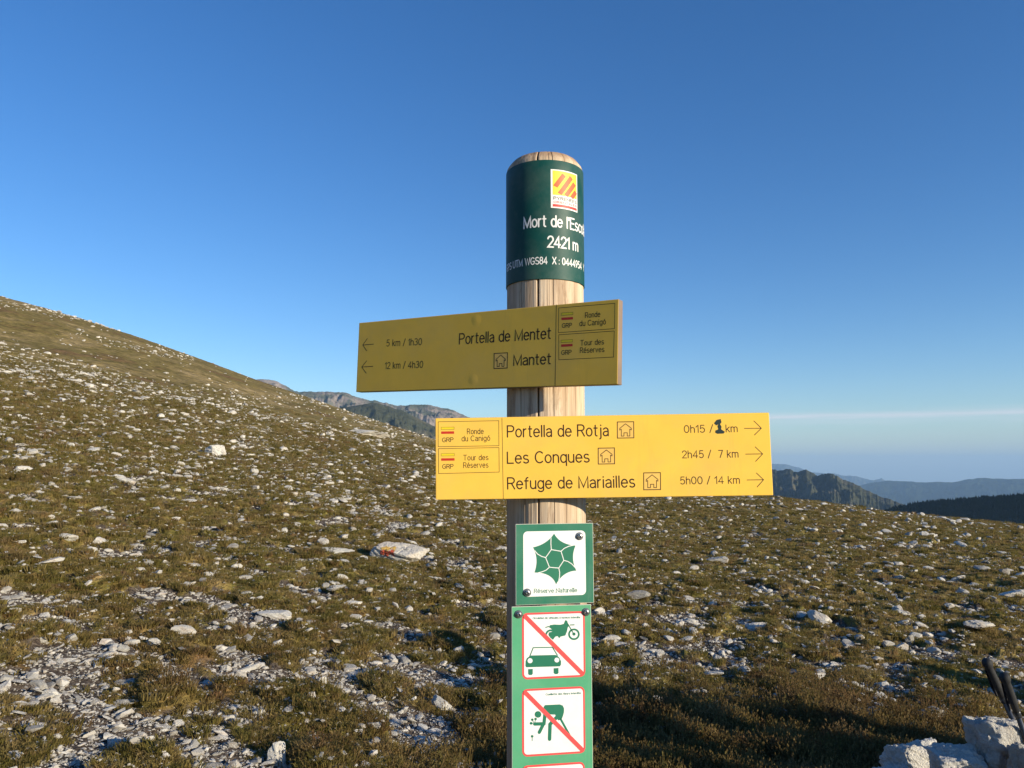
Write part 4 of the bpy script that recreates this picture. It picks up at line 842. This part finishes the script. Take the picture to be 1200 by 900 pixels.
route_box(up, [(654.9, 392.3), (719.9, 387.9), (719.1, 418.4), (654.9, 421.6)], (657.6, 398.6, 671, 401.4, -.7), (657.6, 403.6, 671, 406.5, -.7), (658.1, 415.6, 669.5, 415), (680.5, 404.8, 707.5, 403.3), (680, 413.5, 708, 412.2), ('Tour des', 'Réserves'))
def dome(name, fl, px, py, r, h, m):
    u_, v_ = fl.px(px, py); V = [(u_, v_, h)]; F = []
    for q in range(1, 6):
        rr_ = r*q/5
        for k_ in range(24): V.append((u_+rr_*math.cos(k_*PI/12), v_+rr_*math.sin(k_*PI/12), h*.5*(1+math.cos(PI*q/5))-.0001*(q == 5)))
    for k_ in range(24): F.append((0, 1+k_, 1+(k_+1) % 24))
    for q in range(4):
        for k_ in range(24): a_ = 1+q*24+k_; b_ = 1+q*24+(k_+1) % 24; F.append((a_, a_+24, b_+24, b_))
    return mesh_obj(name, V, F, m, fl.parent, True)
dome('fixing_bump', up, 558, 375, .012, .00022, M_BOARD); dome('fixing_bump', up, 554.5, 445, .012, .00022, M_BOARD)

# ---- reserve plates
M_PA = paint('plate_green_dark', (.020, .165, .10, 1), .4, .08, .4, .03, wear=(.35, .42, .36, 1)); M_PB = paint('plate_green_light', (.085, .36, .19, 1), .45, .08, .4, .03, wear=(.5, .55, .48, 1))
M_PW = paint('plate_white', (.80, .80, .79, 1), .45, .04, .4, .02, wear=(.50, .46, .40, 1)); M_PR = paint('prohibition_red', (.78, .085, .085, 1), .45, .05, .4, .02); M_SYM = paint('symbol_green', (.018, .165, .095, 1), .45, .05)
M_STEEL = mat('screw_steel', (.30, .30, .31, 1), .30, .5, .9); M_PEDGE = paint('plate_edge', (.62, .60, .52, 1), .5)
def plate(ang, off, u0, u1, z0, z1, tilt, m, label):
    a = math.radians(ang); n_ = Vector((math.sin(a), -math.cos(a), 0)); u_ = Vector((math.cos(a), math.sin(a), 0))
    o = Vector((PC.x, PC.y, 0))+n_*off+u_*(u0+u1)/2+Vector((0, 0, (z0+z1)/2+EYE)); fl = Flat(None, o, ang, tilt)
    e = box_part('reserve_plate', -(u1-u0)/2, -(z1-z0)/2, (u1-u0)/2, (z1-z0)/2, -.003, 0, .0006, m, post_root); e['label'] = label; e.data.materials.append(M_PEDGE)
    for p in e.data.polygons:
        if p.normal.z < .97: p.material_index = 1
    e.matrix_parent_inverse = post_root.matrix_world.inverted(); e.matrix_basis = fl.M; fl.parent = e; return fl
def c6(x_, y_): return (580+x_/7.5, 600+y_/7.5)
def c7(x_, y_): return (580+x_/7.5, 700+y_/7.5)
def c8(x_, y_): return (580+x_/7.5, 780+y_/7.5)
def screw(fl, px, py):
    u_, v_ = fl.px(px, py); bm = bmesh.new(); prof = [(.0062, 0), (.0062, .0012), (.0058, .0015), (.0042, .0016), (.0040, .0036), (.0034, .0046), (.0020, .0050)]; ring = []
    for q, w in prof: ring.append([bm.verts.new((u_+q*math.cos(k_*PI/12), v_+q*math.sin(k_*PI/12), w)) for k_ in range(24)])
    for A1, B1 in zip(ring[:-1], ring[1:]):
        for k_ in range(24): bm.faces.new((A1[k_], A1[(k_+1) % 24], B1[(k_+1) % 24], B1[k_]))
    r2 = [bm.verts.new((u_+.0016*math.cos(k_*PI/12), v_+.0016*math.sin(k_*PI/12), .0028)) for k_ in range(24)]
    for k_ in range(24): bm.faces.new((ring[-1][k_], ring[-1][(k_+1) % 24], r2[(k_+1) % 24], r2[k_]))
    bm.faces.new(r2); bm_obj('screw', bm, M_STEEL, fl.parent)
pa = plate(11, PR+.0038, -.0661, .0600, -.2096, -.0853, .1, M_PA, 'upper square plate with the six pointed nature reserve emblem')
qa = [pa.px(*c6(*q)) for q in ((250, 168), (792, 165), (803, 732), (248, 742))]; xs0 = (qa[0][0]+qa[3][0])/2; xs1 = (qa[1][0]+qa[2][0])/2; ys1 = (qa[0][1]+qa[1][1])/2; ys0 = (qa[2][1]+qa[3][1])/2
polys('white_panel', [rrect(xs0, ys0, xs1, ys1, .007)], .0002, pa.fn, M_PW, pa.parent)
def bez(a, c, b, n=10): return [((1-t)**2*a[0]+2*t*(1-t)*c[0]+t*t*b[0], (1-t)**2*a[1]+2*t*(1-t)*c[1]+t*t*b[1]) for t in [i/n for i in range(n)]]
tips = [(520, 190), (708, 295), (715, 515), (537, 635), (347, 532), (335, 310)]; ctr = [(570, 285), (660, 405), (600, 520), (500, 530), (390, 415), (455, 285)]
st = []
for i_ in range(6): st += bez(tips[i_], ctr[i_], tips[(i_+1) % 6])
polys('reserve_emblem', [[pa.px(*c6(*q)) for q in st][::-1]], .0004, pa.fn, M_SYM, pa.parent)
hx = [(495, 330), (580, 345), (605, 425), (560, 492), (478, 485), (445, 400)]
sp_ = [hx+[hx[0]], [(495, 330), (491, 280), (492, 225)], [(580, 345), (610, 318), (650, 300), (694, 290)], [(605, 425), (640, 434), (675, 456), (708, 492)], [(560, 492), (568, 530), (567, 565), (560, 604)], [(478, 485), (450, 510), (415, 525), (375, 535)], [(445, 400), (410, 390), (375, 370), (348, 338)]]
strokes('emblem_lines', [[pa.px(*c6(*q)) for q in p] for p in sp_], .0012, .0006, pa.fn, M_PW, pa.parent)
text_mesh('lettering', 'Réserve Naturelle', pa.px(*c6(345, 710)), pa.px(*c6(720, 702)), .0058, .00085, .0004, pa.fn, M_SYM, pa.parent, .2, True)
screw(pa, *c6(742, 212)); screw(pa, *c6(283, 707))
pb = plate(9.5, PR+.0034, -.0700, .0568, -.4750, -.2119, .1, M_PB, 'lower long plate with the red barred prohibition pictograms')
def forbid(cf, tl, tr, br, bl):
    q = [pb.px(*cf(*p)) for p in (tl, tr, br, bl)]; x0 = (q[0][0]+q[3][0])/2; x1 = (q[1][0]+q[2][0])/2; y1 = (q[0][1]+q[1][1])/2; y0 = (q[2][1]+q[3][1])/2; w = .0030
    polys('prohibition_frame', [rrect(x0, y0, x1, y1, .0085)], .0002, pb.fn, M_PR, pb.parent); polys('white_panel', [rrect(x0+w, y0+w, x1-w, y1-w, .0055)], .0004, pb.fn, M_PW, pb.parent)
    e = .0050
    polys('prohibition_slash', [[(x0+.0020, y1-.0020-e*.9), (x0+.0020+.0002, y1-.0022), (x0+.0020+e*.9, y1-.0020), (x1-.0020, y0+.0020+e*.9), (x1-.0022, y0+.0022), (x1-.0020-e*.9, y0+.0020)][::-1]], .0009, pb.fn, M_PR, pb.parent)
def ppoly(name, cf, ps): return polys(name, [[pb.px(*cf(*q)) for q in p][::-1] for p in ps], .0006, pb.fn, M_SYM, pb.parent)
def circ(cx, cy, r, n=24, ry=None): return [(cx+r*math.cos(2*PI*i_/n), cy+(ry or r)*math.sin(2*PI*i_/n)) for i_ in range(n)]
def pstroke(name, cf, ps, w, m=None, zo=.0006): return strokes(name, [[pb.px(*cf(*q)) for q in p] for p in ps], w, zo, pb.fn, m or M_SYM, pb.parent)
U7 = .000185   # metres per crop unit
forbid(c7, (240, 135), (787, 124), (797, 700), (238, 720))
text_mesh('lettering', 'Circulation de véhicules à moteurs interdite', pb.px(*c7(333, 190)), pb.px(*c7(748, 182)), .0026, .00050, .0006, pb.fn, M_SYM, pb.parent)
# car front
ppoly('car_symbol', c7, [[(300, 520), (318, 510), (530, 505), (548, 512), (566, 530), (580, 560), (580, 590), (570, 606), (275, 614), (268, 600), (270, 560), (280, 535)], [(292, 630), (332, 628), (332, 672), (322, 682), (302, 682), (292, 674)], [(516, 622), (558, 620), (558, 664), (548, 674), (528, 674), (516, 664)]])
pstroke('car_symbol', c7, [[(306, 518), (336, 442), (505, 438), (548, 508)]], 8*U7)
polys('headlight_spots', [[pb.px(*c7(*q)) for q in circ(308, 556, 22)][::-1], [pb.px(*c7(*q)) for q in circ(543, 550, 21)][::-1]], .0008, pb.fn, M_PW, pb.parent)
# motorcycle
ppoly('motorcycle_symbol', c7, [[(478, 262), (482, 244), (520, 238), (575, 240), (605, 232), (618, 200), (634, 205), (640, 225), (652, 250), (640, 262), (632, 300), (618, 335), (575, 345), (570, 356), (558, 352), (552, 340), (530, 345), (510, 372), (488, 356), (470, 330), (474, 308), (505, 300), (505, 285)]])
pstroke('motorcycle_symbol', c7, [circ(694, 324, 43)+[(737, 324)], arc(490, 335, 42, 46, 150, 290)], 15*U7)
pstroke('motorcycle_symbol', c7, [[(640, 232), (694, 324)], [(446, 264), (470, 256), (484, 262)], [(662, 242), (696, 241)]], 8*U7)
ppoly('motorcycle_symbol', c7, [circ(694, 322, 14)])
screw(pb, *c7(208, 148)); screw(pb, *c7(800, 128))
forbid(c8, (240, 200), (787, 188), (797, 770), (238, 800))
text_mesh('lettering', 'Cueillette des fleurs interdite', pb.px(*c8(447, 260)), pb.px(*c8(753, 247)), .0026, .00050, .0006, pb.fn, M_SYM, pb.parent)
ppoly('flower_picker_symbol', c8, [[(428, 362), (440, 346), (570, 340), (595, 350), (607, 375), (606, 410), (596, 445), (585, 470), (560, 482), (540, 462), (530, 430), (480, 428), (455, 440), (428, 400)], circ(378, 428, 29)])
pstroke('flower_picker_symbol', c8, [[(578, 470), (655, 610)]], 17*U7); pstroke('flower_picker_symbol', c8, [[(555, 440), (484, 515), (480, 645)]], 29*U7, zo=.00065)
pstroke('flower_picker_symbol', c8, [[(440, 420), (432, 500), (390, 585)], [(432, 510), (350, 512)]], 27*U7, zo=.0007)
ppoly('flower_picker_symbol', c8, [circ(328, 474, 11), circ(357, 468, 11), circ(318, 506, 12), circ(327, 620, 11)]); pstroke('flower_picker_symbol', c8, [[(328, 474), (345, 510)], [(357, 468), (348, 510)], [(318, 506), (345, 512)], [(327, 620), (327, 660)]], 5*U7)
forbid(lambda x_, y_: (580+x_/7.5, 869+y_/7.5), (240, 200), (787, 188), (797, 770), (238, 800))
c9 = lambda x_, y_: (580+x_/7.5, 869+y_/7.5)
ppoly('tent_symbol', c9, [[(300, 650), (430, 400), (470, 400), (600, 640), (500, 645), (450, 540), (400, 648)]])

# ------------------------------------------------------------------ haze
HZ = 1
if HZ:
    top_z = 760.0
    mesh_v = [(sx*46000, sy*46000, z_) for z_ in (ZMIN-260, top_z) for sx, sy in ((-1, -1), (1, -1), (1, 1), (-1, 1))]
    hm = bpy.data.materials.new('haze'); hm.use_nodes = True; t = hm.node_tree; t.nodes.clear(); pvn = N(t, 'ShaderNodeVolumePrincipled', inp={'Density': 3.8e-5, 'Anisotropy': 0.0}); pvn.inputs['Color'].default_value = (.42, .68, 1.0, 1)
    ou = N(t, 'ShaderNodeOutputMaterial'); t.links.new(pvn.outputs[0], ou.inputs['Volume'])
    o = mesh_obj('haze', mesh_v, [(3, 2, 1, 0), (4, 5, 6, 7), (0, 1, 5, 4), (1, 2, 6, 5), (2, 3, 7, 6), (3, 0, 4, 7)], hm); tag(o, 'thin blue mountain haze filling the valleys', 'haze', kind='stuff')
